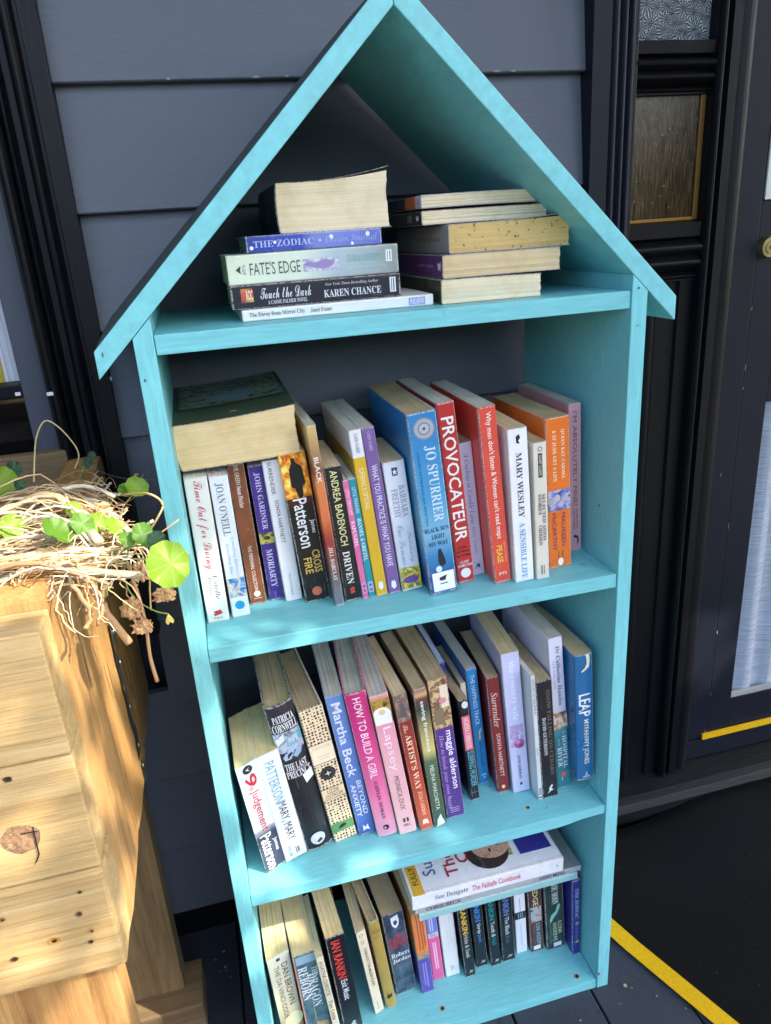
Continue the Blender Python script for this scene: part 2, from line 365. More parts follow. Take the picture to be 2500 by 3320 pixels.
blind = empty('reed_blind', (-0.6, 0.33, 1.0), 'pale ribbed blind with a yellow band behind the window glass', 'blind')
rb = printmat('ribbed_blind', [(150, 152, 160), (196, 198, 206), (214, 216, 222)], 1.0, (700, 1, 3), 0.7)
box('blind_sheet', -0.92, -0.4385, 0.334, 0.337, 1.003, 1.150, rb, blind)
box('yellow_band', -0.92, -0.4625, 0.3325, 0.3338, 1.003, 1.115, printmat('yellow_band', [(150, 130, 40), (176, 156, 52), (120, 110, 50)], 1.0, (600, 1, 60), 0.7), blind)
box('upper_glass', -0.92, -0.439, 0.318, 0.3195, 1.150, 2.1, flat('dark_glass_upper', (10, 11, 13), 0.06), win)
box('catch', -0.447, -0.4405, 0.298, 0.301, 0.989, 0.9935, flat('white_catch', (220, 222, 224), 0.4), win, 0.0006)
box('catch', -0.4035, -0.3955, 0.266, 0.270, 0.990, 0.9945, flatc((220, 222, 224), 0.4), win, 0.0006)

# ------------------------------------------------------------------ door surround with its sidelight
side = empty('door_sidelight', (0.47, 0.31, 0.10), 'black moulded sidelight with patterned and amber glass beside the door', 'sidelight')
feats = [(0.0, 0.268), (0.36, 0.268), (0.38, 0.272)] + half_round(0.40, 0.56, 0.274, 0.006) + half_round(0.60, 0.74, 0.276, 0.006) + [(0.78, 0.280)] + half_round(0.80, 0.93, 0.282, 0.006) + [(1.0, 0.286)]
moulding('architrave', reeded(0.342, 0.4150, 0.335, feats), 'z', 0.10, 2.1, M['navy'], side)
SY = 0.318
box('stile', 0.4152, 0.4255, SY - 0.022, 0.345, 0.10, 2.1, M['black'], side, 0.0015)
feats = [(0.0, SY - 0.020)] + half_round(0.06, 0.40, SY - 0.016, 0.010) + [(0.45, SY - 0.012), (0.55, SY - 0.012), (0.60, SY - 0.022), (1.0, SY - 0.022)]
moulding('inner_stile', reeded(0.549, 0.5855, 0.345, feats), 'z', 0.10, 2.1, M['black'], side)
def rail(z0, z1):
    h = z1 - z0
    f = [(0.0, SY - 0.008)] + half_round(0.03, 0.12, SY - 0.008, 0.006) + [(0.15, SY - 0.004), (0.20, SY - 0.012)] + half_round(0.22, 0.40, SY - 0.014, 0.008) + [(0.44, SY - 0.010)] + half_round(0.46, 0.66, SY - 0.014, 0.010) + [(0.70, SY - 0.006), (0.74, SY - 0.016), (0.97, SY - 0.018), (1.0, SY - 0.006)]
    pr = [(z0, 0.345)] + [(z0 + h * u, y) for u, y in f] + [(z1, 0.345)]
    moulding('rail', pr, 'x', 0.4256, 0.5489, M['black'], side)
rail(1.3105, 1.3770); rail(1.055, 1.1420)
# patterned white glass: star bursts pressed into the sheet
mt, n, l, b = newmat('pressed_star_glass'); co = coords(n)
v = n.new('ShaderNodeTexVoronoi'); v.inputs['Scale'].default_value = 62; l.new(co, v.inputs[0])
sub = n.new('ShaderNodeVectorMath'); sub.operation = 'SUBTRACT'; l.new(co, sub.inputs[0]); l.new(v.outputs['Position'], sub.inputs[1])
sp = n.new('ShaderNodeSeparateXYZ'); l.new(sub.outputs[0], sp.inputs[0])
at = n.new('ShaderNodeMath'); at.operation = 'ARCTAN2'; l.new(sp.outputs[2], at.inputs[0]); l.new(sp.outputs[0], at.inputs[1])
mu = n.new('ShaderNodeMath'); mu.operation = 'MULTIPLY'; mu.inputs[1].default_value = 14; l.new(at.outputs[0], mu.inputs[0])
sn = n.new('ShaderNodeMath'); sn.operation = 'SINE'; l.new(mu.outputs[0], sn.inputs[0])
r0 = ramp(n, l, sn.outputs[0], [(0.0, lin((112, 120, 128))), (0.6, lin((152, 160, 166))), (1.0, lin((222, 228, 230)))]); l.new(r0.outputs[0], b.inputs['Base Color'])
b.inputs['Roughness'].default_value = 0.12; bump(n, l, b, sn.outputs[0], 0.9, 0.002)
box('star_glass_pane', 0.4256, 0.5489, SY, SY + 0.004, 1.3772, 1.62, mt, side)
mt, n, l, b = newmat('amber_reeded_glass'); co = coords(n)
t = noise(n, l, co, 1.0, 4, 0.65, (620, 620, 26)); t2 = noise(n, l, co, 1.0, 2, 0.5, (520, 520, 170))
r0 = ramp(n, l, t.outputs[0], [(0.34, lin((22, 16, 9))), (0.50, lin((58, 43, 24))), (0.68, lin((104, 82, 50)))])
r1 = ramp(n, l, t2.outputs[0], [(0.70, G(0)), (0.76, G(1))]); c = mix(n, l, r1.outputs[0], r0.outputs[0], lin((206, 196, 178)))
l.new(c, b.inputs['Base Color']); b.inputs['Roughness'].default_value = 0.16; bump(n, l, b, t.outputs[0], 0.8, 0.002)
box('amber_glass_pane', 0.4256, 0.5489, SY, SY + 0.004, 1.1422, 1.3103, mt, side)
amb = flat('amber_bead', (150, 104, 28), 0.4)
box('bead', 0.4258, 0.5400, SY - 0.005, SY - 0.0005, 1.1424, 1.1470, amb, side, 0.001)
box('bead', 0.5405, 0.5487, SY - 0.005, SY - 0.0005, 1.1424, 1.3100, flat('amber_bead_shade', (104, 72, 24), 0.4), side, 0.001)
# lower boarded panel with reeds
f = [(0.0, SY - 0.006)] + half_round(0.05, 0.22, SY - 0.006, 0.006) + [(0.26, SY - 0.002), (0.34, SY - 0.002)] + half_round(0.36, 0.50, SY - 0.004, 0.007) + [(0.54, SY), (0.80, SY), (0.82, SY - 0.006), (1.0, SY - 0.006)]
moulding('lower_panel', reeded(0.4256, 0.5489, 0.345, f), 'z', 0.105, 1.0545, M['black'], side)
# round post between sidelight and door
pts = [(0.586, 0.345)] + [(0.586 + 0.032 * (1 - math.cos(math.pi * k / 10)) / 2, SY - 0.004 - 0.013 * math.sin(math.pi * k / 10)) for k in range(11)] + [(0.618, 0.345)]
moulding('door_post', pts, 'z', 0.100, 2.1, M['black'], side)
# ------------------------------------------------------------------ door
door = empty('front_door', (0.85, 0.33, 0.11), 'dark navy panelled door with a brass lock and a lace curtained pane', 'door')
DY = 0.318
box('hanging_stile', 0.6205, 0.6665, DY, 0.355, 0.158, 2.05, M['navy'], door, 0.002)
box('lock_stile', 0.6675, 0.7180, DY + 0.0015, 0.354, 0.158, 1.162, M['navy'], door, 0.0015)
box('upper_stile', 0.6675, 0.6695, DY + 0.0015, 0.354, 1.1625, 2.05, M['navy'], door)
box('bottom_rail', 0.7185, 1.10, DY + 0.002, 0.353, 0.158, 0.236, M['navy'], door, 0.0015)
box('middle_rail', 0.7185, 1.10, DY + 0.002, 0.353, 0.84, 1.162, M['navy'], door, 0.0015)
box('white_notice', 0.6700, 1.10, DY - 0.001, 0.330, 1.1640, 1.75, M['whitepanel'], door)
# lace curtain behind the lower pane
b2 = bmesh.new(); nx, nz = 40, 30; V = []
for i in range(nx + 1):
    for j in range(nz + 1):
        u = i / nx; q = j / nz
        V.append(b2.verts.new((0.719 + 0.38 * u, 0.334 + 0.006 * math.sin(u * 46 + 1.5 * q) + 0.002 * math.sin(u * 130), 0.2365 + 0.60 * q)))
for i in range(nx):
    for j in range(nz):
        k = i * (nz + 1) + j; b2.faces.new((V[k], V[k + nz + 1], V[k + nz + 2], V[k + 1]))
obj('lace_curtain', b2, printmat('lace', [(140, 149, 163), (158, 167, 181), (182, 190, 202)], 1.0, (20, 20, 380), 0.85), door, True)
box('pane_bead', 0.7185, 1.10, DY + 0.004, 0.330, 0.2362, 0.247, flat('pale_bead', (150, 152, 150), 0.5), door, 0.001)
lk = bmesh.new(); bmesh.ops.create_cone(lk, cap_ends=True, segments=32, radius1=0.0175, radius2=0.0150, depth=0.010)
bmesh.ops.rotate(lk, verts=lk.verts, cent=(0, 0, 0), matrix=Matrix.Rotation(R(90), 3, 'X')); bmesh.ops.translate(lk, verts=lk.verts, vec=(0.6835, DY - 0.004, 1.0935))
lock = obj('lock', lk, M['brass'], door)
for rr_, dy_, mm in ((0.0100, 0.0100, M['brass']), (0.0042, 0.0112, flat('key_plug', (120, 100, 60), 0.4, 1.0))):
    lk = bmesh.new(); bmesh.ops.create_cone(lk, cap_ends=True, segments=24, radius1=rr_, radius2=rr_ * 0.93, depth=0.003)
    bmesh.ops.rotate(lk, verts=lk.verts, cent=(0, 0, 0), matrix=Matrix.Rotation(R(90), 3, 'X')); bmesh.ops.translate(lk, verts=lk.verts, vec=(0.6835, DY - dy_, 1.0935))
    obj('lock_barrel', lk, mm, lock)
box('yellow_strip', 0.6560, 1.10, DY - 0.0045, DY - 0.0005, 0.1560, 0.1690, M['yellow'], door)
box('weather_bar', 0.6205, 1.10, DY - 0.002, 0.353, 0.112, 0.1555, M['navy'], door, 0.002)
for (px, pz, hh) in ((0.6672, 0.905, 0.014), (0.6672, 0.870, 0.006), (0.6672, 1.00, 0.008), (0.6672, 0.62, 0.014), (0.6672, 0.40, 0.010), (0.6672, 0.26, 0.005), (0.6640, 0.171, 0.014), (0.640, 0.72, 0.008)):
    b2 = bmesh.new(); k_ = 8
    vs = [b2.verts.new((px + 0.0011 * math.cos(2 * math.pi * i / k_) * random.uniform(0.5, 1.2), DY - 0.0007, pz + hh * 0.5 * math.sin(2 * math.pi * i / k_) * random.uniform(0.7, 1.1))) for i in range(k_)]
    b2.faces.new(vs); obj('paint_flake', b2, flatc((122, 118, 110), 0.8), door)
sill = empty('door_sill', (0.7, 0.28, 0.05), 'worn dark timber sill under the door and its sidelight', 'sill')
pr = [(0.252, 0.058), (0.246, 0.072), (0.246, 0.088), (0.253, 0.101), (0.268, 0.106), (0.365, 0.1105), (0.365, 0.055)]
prism('sill_board', pr, 'x', 0.354, 1.15, M['sill'], sill, 0.001)
box('riser', 0.354, 1.15, 0.275, 0.36, FZ + 0.002, 0.0545, M['black'], sill)
# black matting that runs up to the sill, edged with yellow tape
b2 = bmesh.new(); nx, ny = 44, 30; V = {}
sm = lambda a, b_, x_: (lambda t_: t_ * t_ * (3 - 2 * t_))(max(0, min(1, (x_ - a) / (b_ - a))))
def edge_x(y): return 0.318 + (0.08 - y) * 0.40
def mat_z(x_, y): return FZ + 0.006 + sm(0.06, 0.245, y) * (0.036 + 0.030 * sm(0.44, 0.64, x_))
for j in range(ny + 1):
    y = -0.98 + (0.98 + 0.245) * (j / ny) ** 0.7
    for i in range(nx + 1):
        x_ = edge_x(y) + 0.012 + (1.3 - edge_x(y)) * (i / nx) ** 1.3
        V[i, j] = b2.verts.new((x_, y, mat_z(x_, y)))
for j in range(ny):
    for i in range(nx): b2.faces.new((V[i, j], V[i + 1, j], V[i + 1, j + 1], V[i, j + 1]))
g = bmesh.ops.extrude_face_region(b2, geom=list(b2.faces)); 
for e_ in g['geom']:
    if isinstance(e_, bmesh.types.BMVert): e_.co.z -= 0.0045
tag(obj('door_mat', b2, M['mat'], None, True), 'black matting on the floor from the yellow line to the door sill', 'mat')
b2 = bmesh.new(); prev = None
for k in range(25):
    y = 0.245 - 1.2 * k / 24
    a = b2.verts.new((edge_x(y) - 0.006, y, FZ + 0.0035 + (mat_z(edge_x(y) + 0.02, y) - FZ - 0.006)))
    c_ = b2.verts.new((edge_x(y) + 0.021, y, mat_z(edge_x(y) + 0.02, y) + 0.0016))
    if prev: b2.faces.new((prev[0], prev[1], c_, a))
    prev = (a, c_)
g = bmesh.ops.extrude_face_region(b2, geom=list(b2.faces))
for e_ in g['geom']:
    if isinstance(e_, bmesh.types.BMVert): e_.co.z += 0.0012
tag(obj('yellow_tape', b2, M['yellow']), 'yellow tape line on the floor along the edge of the black matting', 'tape')

# ------------------------------------------------------------------ the turquoise book shelf
W2, TH, DEP = 0.25, 0.0187, 0.2767
ZA, ZB, ZC, ZD = 1.0791, 0.7409, 0.3788, 0.0321
AP, SL = 1.3414, math.tan(0.7751); VT = TH / math.cos(0.7751); EV = 0.3045
shelf = empty('book_shelf', (0, 0.14, FZ), 'turquoise house shaped wooden book shelf standing against the wall', 'shelf')
rz = lambda x_: AP - abs(x_) * SL
for s in (-1, 1):
    pts = [(s * W2, FZ + 0.0008), (s * (W2 + TH), FZ + 0.0008), (s * (W2 + TH), rz(W2 + TH) - 0.0006), (s * W2, rz(W2) - 0.0006)]
    prism('upright', pts, 'y', 0.0, DEP, M['teal_v'], shelf, 0.0011)
for zt in (ZA, ZB, ZC, ZD):
    if zt == ZC: bm = bm_prism([(-W2 + .0006, zt - TH), (.178, zt - TH), (.196, zt - TH + .0016), (.212, zt - TH + .0042), (W2 - .0006, zt - TH + .0046), (W2 - .0006, zt), (-W2 + .0006, zt)], 'y', 0.0025, DEP - 0.002, 0.0010)
    else: bm = bm_box(-W2 + 0.0006, W2 - 0.0006, 0.0025, DEP - 0.002, zt - TH, zt, 0.0010)
    obj('shelf_board', bm, M['teal_h'], shelf)
for s in (-1, 1):
    for y0_, y1_, dz in (((0.0, 0.196, 0.0), (0.1985, DEP, -0.0012)) if s < 0 else ((0.0, DEP, 0.0),)):
        pts = [(s * 0.0003, AP + dz), (s * EV, rz(EV) + dz), (s * EV, rz(EV) + VT + dz), (s * 0.0003, AP + VT + dz)]
        if s < 0: y1_ -= .0002
        rb_ = prism('roof_board', pts, 'y', y0_, y1_, M['teal'], shelf, 0.0013)
        if s < 0:
            for v_ in rb_.data.vertices:
                q_ = (v_.co.y + ORG['book_shelf'].y) / DEP * .0115
                v_.co.x -= q_ * math.sin(.7751) * (.35 + .65 * min(1, -v_.co.x / .2)); v_.co.z += q_ * math.cos(.7751)
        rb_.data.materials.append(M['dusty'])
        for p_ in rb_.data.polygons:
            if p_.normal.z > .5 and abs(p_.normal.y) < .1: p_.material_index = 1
def hole(x_, y_, z_, r_=0.0042, ring=True):
    b = bmesh.new(); bmesh.ops.create_cone(b, cap_ends=True, segments=16, radius1=r_, radius2=r_, depth=0.0006); bmesh.ops.translate(b, verts=b.verts, vec=(x_, y_, z_ + 0.0004))
    h_ = obj('screw_hole', b, M['rawwood'], shelf)
    b = bmesh.new(); bmesh.ops.create_cone(b, cap_ends=True, segments=14, radius1=r_ * 0.66, radius2=r_ * 0.66, depth=0.0006); bmesh.ops.translate(b, verts=b.verts, vec=(x_ + 0.0006, y_ - 0.0006, z_ + 0.0008))
    obj('screw', b, M['hole'], h_)
hole(0.2225, 0.0160, ZD); hole(0.0025, 0.0296, ZD, 0.0040); hole(0.145, 0.0324, ZC, 0.0030)
b = bmesh.new(); bmesh.ops.create_cone(b, cap_ends=True, segments=24, radius1=0.0062, radius2=0.0058, depth=0.0008)
bmesh.ops.rotate(b, verts=b.verts, cent=(0, 0, 0), matrix=Matrix.Rotation(R(90), 3, 'X')); bmesh.ops.translate(b, verts=b.verts, vec=(-0.2585, -0.0002, 0.7285))
obj('screw_plug', b, M['teal'], shelf)
# knocks in the paint: bare wood at a chipped edge, nail spots
for (x0_, y0_, z0_, sx, sz, c_) in ((0.2512, -0.0006, 0.047, 0.0034, 0.0032, (120, 96, 110)), (-0.2640, -0.0006, 1.0385, 0.0009, 0.0022, (40, 90, 96)), (-0.297, -0.0006, 1.066, 0.0008, 0.0030, (48, 96, 100)), (-0.294, -0.0006, 1.044, 0.0010, 0.0024, (52, 100, 104)), (0.258, -0.0006, 1.0420, 0.0022, 0.0005, (40, 90, 96)), (0.2570, -0.0006, 1.0815, 0.0016, 0.0016, (44, 100, 108))):
    b = bmesh.new(); vs = [b.verts.new((x0_ + sx * math.cos(k * 0.785) * random.uniform(0.6, 1.2), y0_, z0_ + sz * math.sin(k * 0.785) * random.uniform(0.6, 1.2))) for k in range(8)]
    b.faces.new(vs); obj('paint_chip', b, flatc(c_, 0.8), shelf)
b = bmesh.new(); vs = [b.verts.new((0.2494, 0.05 + 0.0012 * math.cos(k * 0.785), 0.815 + 0.0022 * math.sin(k * 0.785))) for k in range(8)]; b.faces.new(vs); obj('nail_spot', b, M['hole'], shelf)
# ------------------------------------------------------------------ books: builder
STY = {'B': 0x1D400, 'I': 0x1D434, 'S': 0x1D4D0}
def styled(s, st):
    """serif bold / serif italic / script capitals and small letters from the font's mathematical alphabets"""
    if st not in STY: return s
    o = ''
    for ch in s:
        if 'A' <= ch <= 'Z': o += chr(STY[st] + ord(ch) - 65)
        elif 'a' <= ch <= 'z': o += '\u210e' if (st == 'I' and ch == 'h') else chr(STY[st] + 26 + ord(ch) - 97)
        else: o += ch
    return o
TXT = {}
def prepare_text(keys):
    """all lettering of one style is set as one text block, a line each, and cut apart by line"""
    for st in sorted({k[1] for k in keys}):
        ks = [k for k in keys if k[1] == st]
        cu = bpy.data.curves.new('lettering', 'FONT'); cu.body = '\n'.join(styled(k[0], st) for k in ks); cu.resolution_u = 2; cu.space_line = 3.0
        cu.offset = {'b': 0.008, 'h': 0.013}.get(st, 0.0); cu.shear = 0.25 if st == 'i' else 0.0
        o = bpy.data.objects.new('lettering', cu); COL.objects.link(o)
        dg = bpy.context.evaluated_depsgraph_get(); me = bpy.data.meshes.new_from_object(o.evaluated_get(dg))
        row = lambda y_: int(round((0.3 - y_) / 3.0))
        vs = [(v.co.x, v.co.y) for v in me.vertices]; idx = [row(y_) for _, y_ in vs]
        loc = [0] * len(vs); per = {}
        for i, r_ in enumerate(idx): per.setdefault(r_, [[], []]); loc[i] = len(per[r_][0]); per[r_][0].append(vs[i])
        for p in me.polygons: per[idx[p.vertices[0]]][1].append(tuple(loc[j] for j in p.vertices))
        for i, k in enumerate(ks):
            V_, F_ = per[i]; x0 = min(v[0] for v in V_); y0 = min(v[1] for v in V_); sx = max(v[0] for v in V_) - x0; sy = max(v[1] for v in V_) - y0
            TXT[k] = ([((v[0] - x0) / sx, (v[1] - y0) / sy) for v in V_], F_, None)
        bpy.data.meshes.remove(me); bpy.data.objects.remove(o); bpy.data.curves.remove(cu)
def tmesh(name, key, f, mat, parent):
    vs, ps, _ = TXT[key]
    me = bpy.data.meshes.new(name); me.from_pydata([f(u, v) for u, v in vs], [], ps); me.update()
    return link(name, me, mat, parent)
def pmesh(name, pts, mat, parent):
    me = bpy.data.meshes.new(name); me.from_pydata(pts, [], [tuple(range(len(pts)))]); me.update()
    return link(name, me, mat, parent)
def mm_(c): return pm(c) if isinstance(c, str) else flatc(c)
def book(base, T, D, H, cover, pg='cream', hard=False, bulge=0.0, bend=0.0, lean=0.0, yaw=0.0, pose='up', marks=(), label='', tilt=0.0, inset=0.0, group=None, name='book', cat='book', flare=0.0, warp=0.0, skew=0.0):
    root = empty(name, base, label, cat, group)
    if pose == 'up': B = Matrix.Identity(3)
    elif pose == 'flat': B = Matrix(((0, 0, -1), (0, 1, 0), (1, 0, 0)))         # spine to the front, head to the left
    else: B = Matrix(((0, 1, 0), (0, 0, 1), (1, 0, 0)))                        # 'side': tail edge to the front, spine to the left
    M3 = Matrix.Rotation(R(yaw), 3, 'Z') @ Matrix.Rotation(R(lean), 3, 'Y') @ Matrix.Rotation(R(tilt), 3, 'X') @ B
    root.rotation_euler = M3.to_euler()
    c = 0.0022 if hard else 0.00055
    r = min(0.0016, T * 0.14)
    NS = 8
    outer = [(0.0, D * (NS - k) / NS) for k in range(NS)] + []
    outer = [(x_, y_) for x_, y_ in outer if y_ > r * 1.5]
    outer += [(0.0, r), (r * 0.3, r * 0.3), (r, 0.0)]
    for k in range(1, 6): outer.append((r + (T - 2 * r) * k / 6, 0.0))
    outer += [(T - r, 0.0), (T - r * 0.3, r * 0.3), (T, r)]
    outer += [(T, y_) for x_, y_ in reversed(outer[:NS]) if y_ > r * 1.5 and x_ == 0.0]
    def sp_y(x_): return -bulge * (1 - (2 * x_ / T - 1) ** 2) + skew * x_
    wob = random.uniform(-.0007, .0007)
    bend_x = lambda y_, x_=0.0: bend * (y_ / D) ** 2 + wob * math.sin(3.1 * y_ / D) + warp * (x_ / T) * max(0, y_ / D - .2) ** 1.6
    def ox(p):
        x_, y_ = p; yy = y_ + (sp_y(x_) if y_ <= r * 1.01 else skew * x_)
        e = flare * max(0, (y_ / D - 0.25)) ** 2 if x_ > T * 0.99 else 0.0
        return (x_ + bend_x(y_, x_) + e, yy)
    def ix(p):
        x_ = min(max(p[0], c), T - c); y_ = max(p[1], c); yy = y_ + (sp_y(x_) if p[1] <= r * 1.01 else skew * x_)
        e = flare * max(0, (y_ / D - 0.25)) ** 2 if p[0] > T * 0.99 else 0.0
        return (x_ + bend_x(y_, x_) + e, yy)
    bm = bmesh.new(); NZ = 4
    O = [[bm.verts.new((*ox(p), H * k / NZ)) for p in outer] for k in range(NZ + 1)]
    I = [[bm.verts.new((*ix(p), H * k / NZ)) for p in outer] for k in range(NZ + 1)]
    n_ = len(outer)
    for k in range(NZ):
        for i in range(n_ - 1):
            bm.faces.new((O[k][i], O[k][i + 1], O[k + 1][i + 1], O[k + 1][i])); bm.faces.new((I[k][i], I[k + 1][i], I[k + 1][i + 1], I[k][i + 1]))
        for i in (0, n_ - 1): bm.faces.new((O[k][i], O[k + 1][i], I[k + 1][i], I[k][i]))
    for k in (0, NZ):
        for i in range(n_ - 1): bm.faces.new((O[k][i], I[k][i], I[k][i + 1], O[k][i + 1]))
    bmesh.ops.recalc_face_normals(bm, faces=bm.faces)
    me = bpy.data.meshes.new('cover'); bm.to_mesh(me); bm.free(); link('cover', me, cover, root)
    # page block
    g = 0.003 if hard else 0.0004
    x0, x1, y0, y1, zz0, zz1 = c + 0.0001, T - c - 0.0001, c + 0.0004, D - (0.004 if hard else 0.0012) - inset, g, H - g
    bm = bmesh.new(); L = []
    NC = 12 if T > .012 else 6; jt = [random.uniform(-.00045, .00045) for _ in range(NC + 1)]; jb = [random.uniform(-.00045, .00045) for _ in range(NC + 1)]; jf = [random.uniform(-.0008, .0008) for _ in range(NC + 1)]
    for k in range(9):
        y_ = y0 + (y1 - y0) * k / 8
        row = []
        for i in range(NC + 1):
            u = i / NC; xp_ = x0 + (x1 - x0) * u; dx_ = bend_x(y_, xp_); yo = (0.0018 * (1 - (2 * u - 1) ** 2) if (k == 8 and bulge > 0.001) else 0.0) - skew * xp_ + (bulge * .8 * (1 - (2 * u - 1) ** 2) if k == 0 else 0)
            if k == 8: yo += jf[i]
            row.append((bm.verts.new((xp_ + dx_, y_ - yo, zz0 + (jb[i] if jb[i] > -g else 0))), bm.verts.new((xp_ + dx_, y_ - yo, zz1 + (jt[i] if jt[i] < g else 0)))))
        L.append(row)
    for k in range(8):
        for i in range(NC):
            bm.faces.new((L[k][i][1], L[k][i + 1][1], L[k + 1][i + 1][1], L[k + 1][i][1])); bm.faces.new((L[k][i][0], L[k + 1][i][0], L[k + 1][i + 1][0], L[k][i + 1][0]))
        bm.faces.new((L[k][0][0], L[k][0][1], L[k + 1][0][1], L[k + 1][0][0])); bm.faces.new((L[k][NC][0], L[k + 1][NC][0], L[k + 1][NC][1], L[k][NC][1]))
    for i in range(NC):
        bm.faces.new((L[8][i][0], L[8][i][1], L[8][i + 1][1], L[8][i + 1][0])); bm.faces.new((L[0][i][0], L[0][i + 1][0], L[0][i + 1][1], L[0][i][1]))
    bmesh.ops.recalc_face_normals(bm, faces=bm.faces)
    me = bpy.data.meshes.new('page_block'); bm.to_mesh(me); bm.free(); link('page_block', me, pages(pg), root)
    for qi, q in enumerate(marks):
        kind = q[0]; lift = 0.00020 + 0.000025 * qi + (0.0003 if bulge else 0)
        if kind == 'V':      # lettering down the spine: text, start, end (0 head, 1 tail), centre and height across the spine, colour, style
            _, s, a, b_, cc, hh, col, *st = q; st = st[0] if st else ''
            f = lambda u, v: (lambda x_: (x_, sp_y(x_) - lift * 2, H * (1 - a) - u * H * (b_ - a)))(T * (cc - hh / 2) + v * T * hh)
            tmesh('lettering', (s, st), f, flatc(col), root)
        elif kind == 'H':    # lettering across the spine: text, top, bottom, left, right, colour, style
            _, s, a, b_, c0, c1, col, *st = q; st = st[0] if st else ''
            f = lambda u, v: (lambda x_: (x_, sp_y(x_) - lift * 2, H * (1 - b_) + v * H * (b_ - a)))(T * (c0 + u * (c1 - c0)))
            tmesh('lettering', (s, st), f, flatc(col), root)
        elif kind == 'P':    # printed patch on the spine: top, bottom, left, right, ink
            _, a, b_, c0, c1, col = q; ns = 6 if bulge else 2
            pts = [(T * (c0 + (c1 - c0) * k / ns), 0, H * (1 - a)) for k in range(ns + 1)] + [(T * (c1 - (c1 - c0) * k / ns), 0, H * (1 - b_)) for k in range(ns + 1)]
            if True:
                me = bpy.data.meshes.new('print'); vs = [(x_, sp_y(x_) - lift, z_) for x_, _, z_ in pts]; m_ = len(vs)
                me.from_pydata(vs, [], [(k, k + 1, m_ - 2 - k, m_ - 1 - k) for k in range(ns)]); link('print', me, mm_(col), root)
        elif kind == 'E':    # round mark: centre down, centre across, radius as a share of the thickness, stretch, ink
            _, a, cc, rr, stch, col = q
            pts = []
            for k in range(20):
                x_ = T * cc + T * rr * math.cos(k * math.pi / 10); pts.append((x_, sp_y(min(max(x_, 0), T)) - lift * 1.5, H * (1 - a) + T * rr * stch * math.sin(k * math.pi / 10)))
            pmesh('emblem', pts, mm_(col), root)
        elif kind == 'G':    # free mark: list of (across, down) points
            _, pl, col = q
            pmesh('emblem', [(T * u, sp_y(T * u) - lift * 1.7, H * (1 - v)) for u, v in pl], mm_(col), root)
        elif kind == 'C':    # lettering on the front board: text, depth from..to, height from..to, colour, style
            _, s, d0, d1, h0, h1, col, *st = q; st = st[0] if st else ''
            tmesh('lettering', (s, st), lambda u, v: (T + lift * 2 + bend_x(D * (d0 + u * (d1 - d0)), T), D * (d0 + u * (d1 - d0)), H * (h0 + v * (h1 - h0))), flatc(col), root)
        elif kind == 'CP':
            _, d0, d1, h0, h1, col = q
            me = bpy.data.meshes.new('print'); nd = 10; vs = []
            for k in range(nd + 1):
                yd = D * (d0 + (d1 - d0) * k / nd); vs += [(T + lift + bend_x(yd, T), yd + skew * T, H * h0), (T + lift + bend_x(yd, T), yd + skew * T, H * h1)]
            me.from_pydata(vs, [], [(2 * k, 2 * k + 2, 2 * k + 3, 2 * k + 1) for k in range(nd)]); link('print', me, mm_(col), root)
        elif kind == 'CE':
            _, d0, h0, rd, rh, col, *lv = q; lv = lv[0] if lv else 1.5
            pmesh('print', [(T + lift * lv + bend_x(D * d0 + rd * math.cos(k * math.pi / 12), T), D * d0 + rd * math.cos(k * math.pi / 12), H * h0 + rh * math.sin(k * math.pi / 12)) for k in range(24)], mm_(col), root)
    return root
K = (22, 22, 26); WHT = (236, 236, 234); GR = (90, 92, 96)
def cv(*stops, **k):
    st = [(p, c_) for p, c_ in stops] if isinstance(stops[0][0], (int, float)) and len(stops[0]) == 2 else [(0.0, stops[0])]
    return covermat(st, **k)
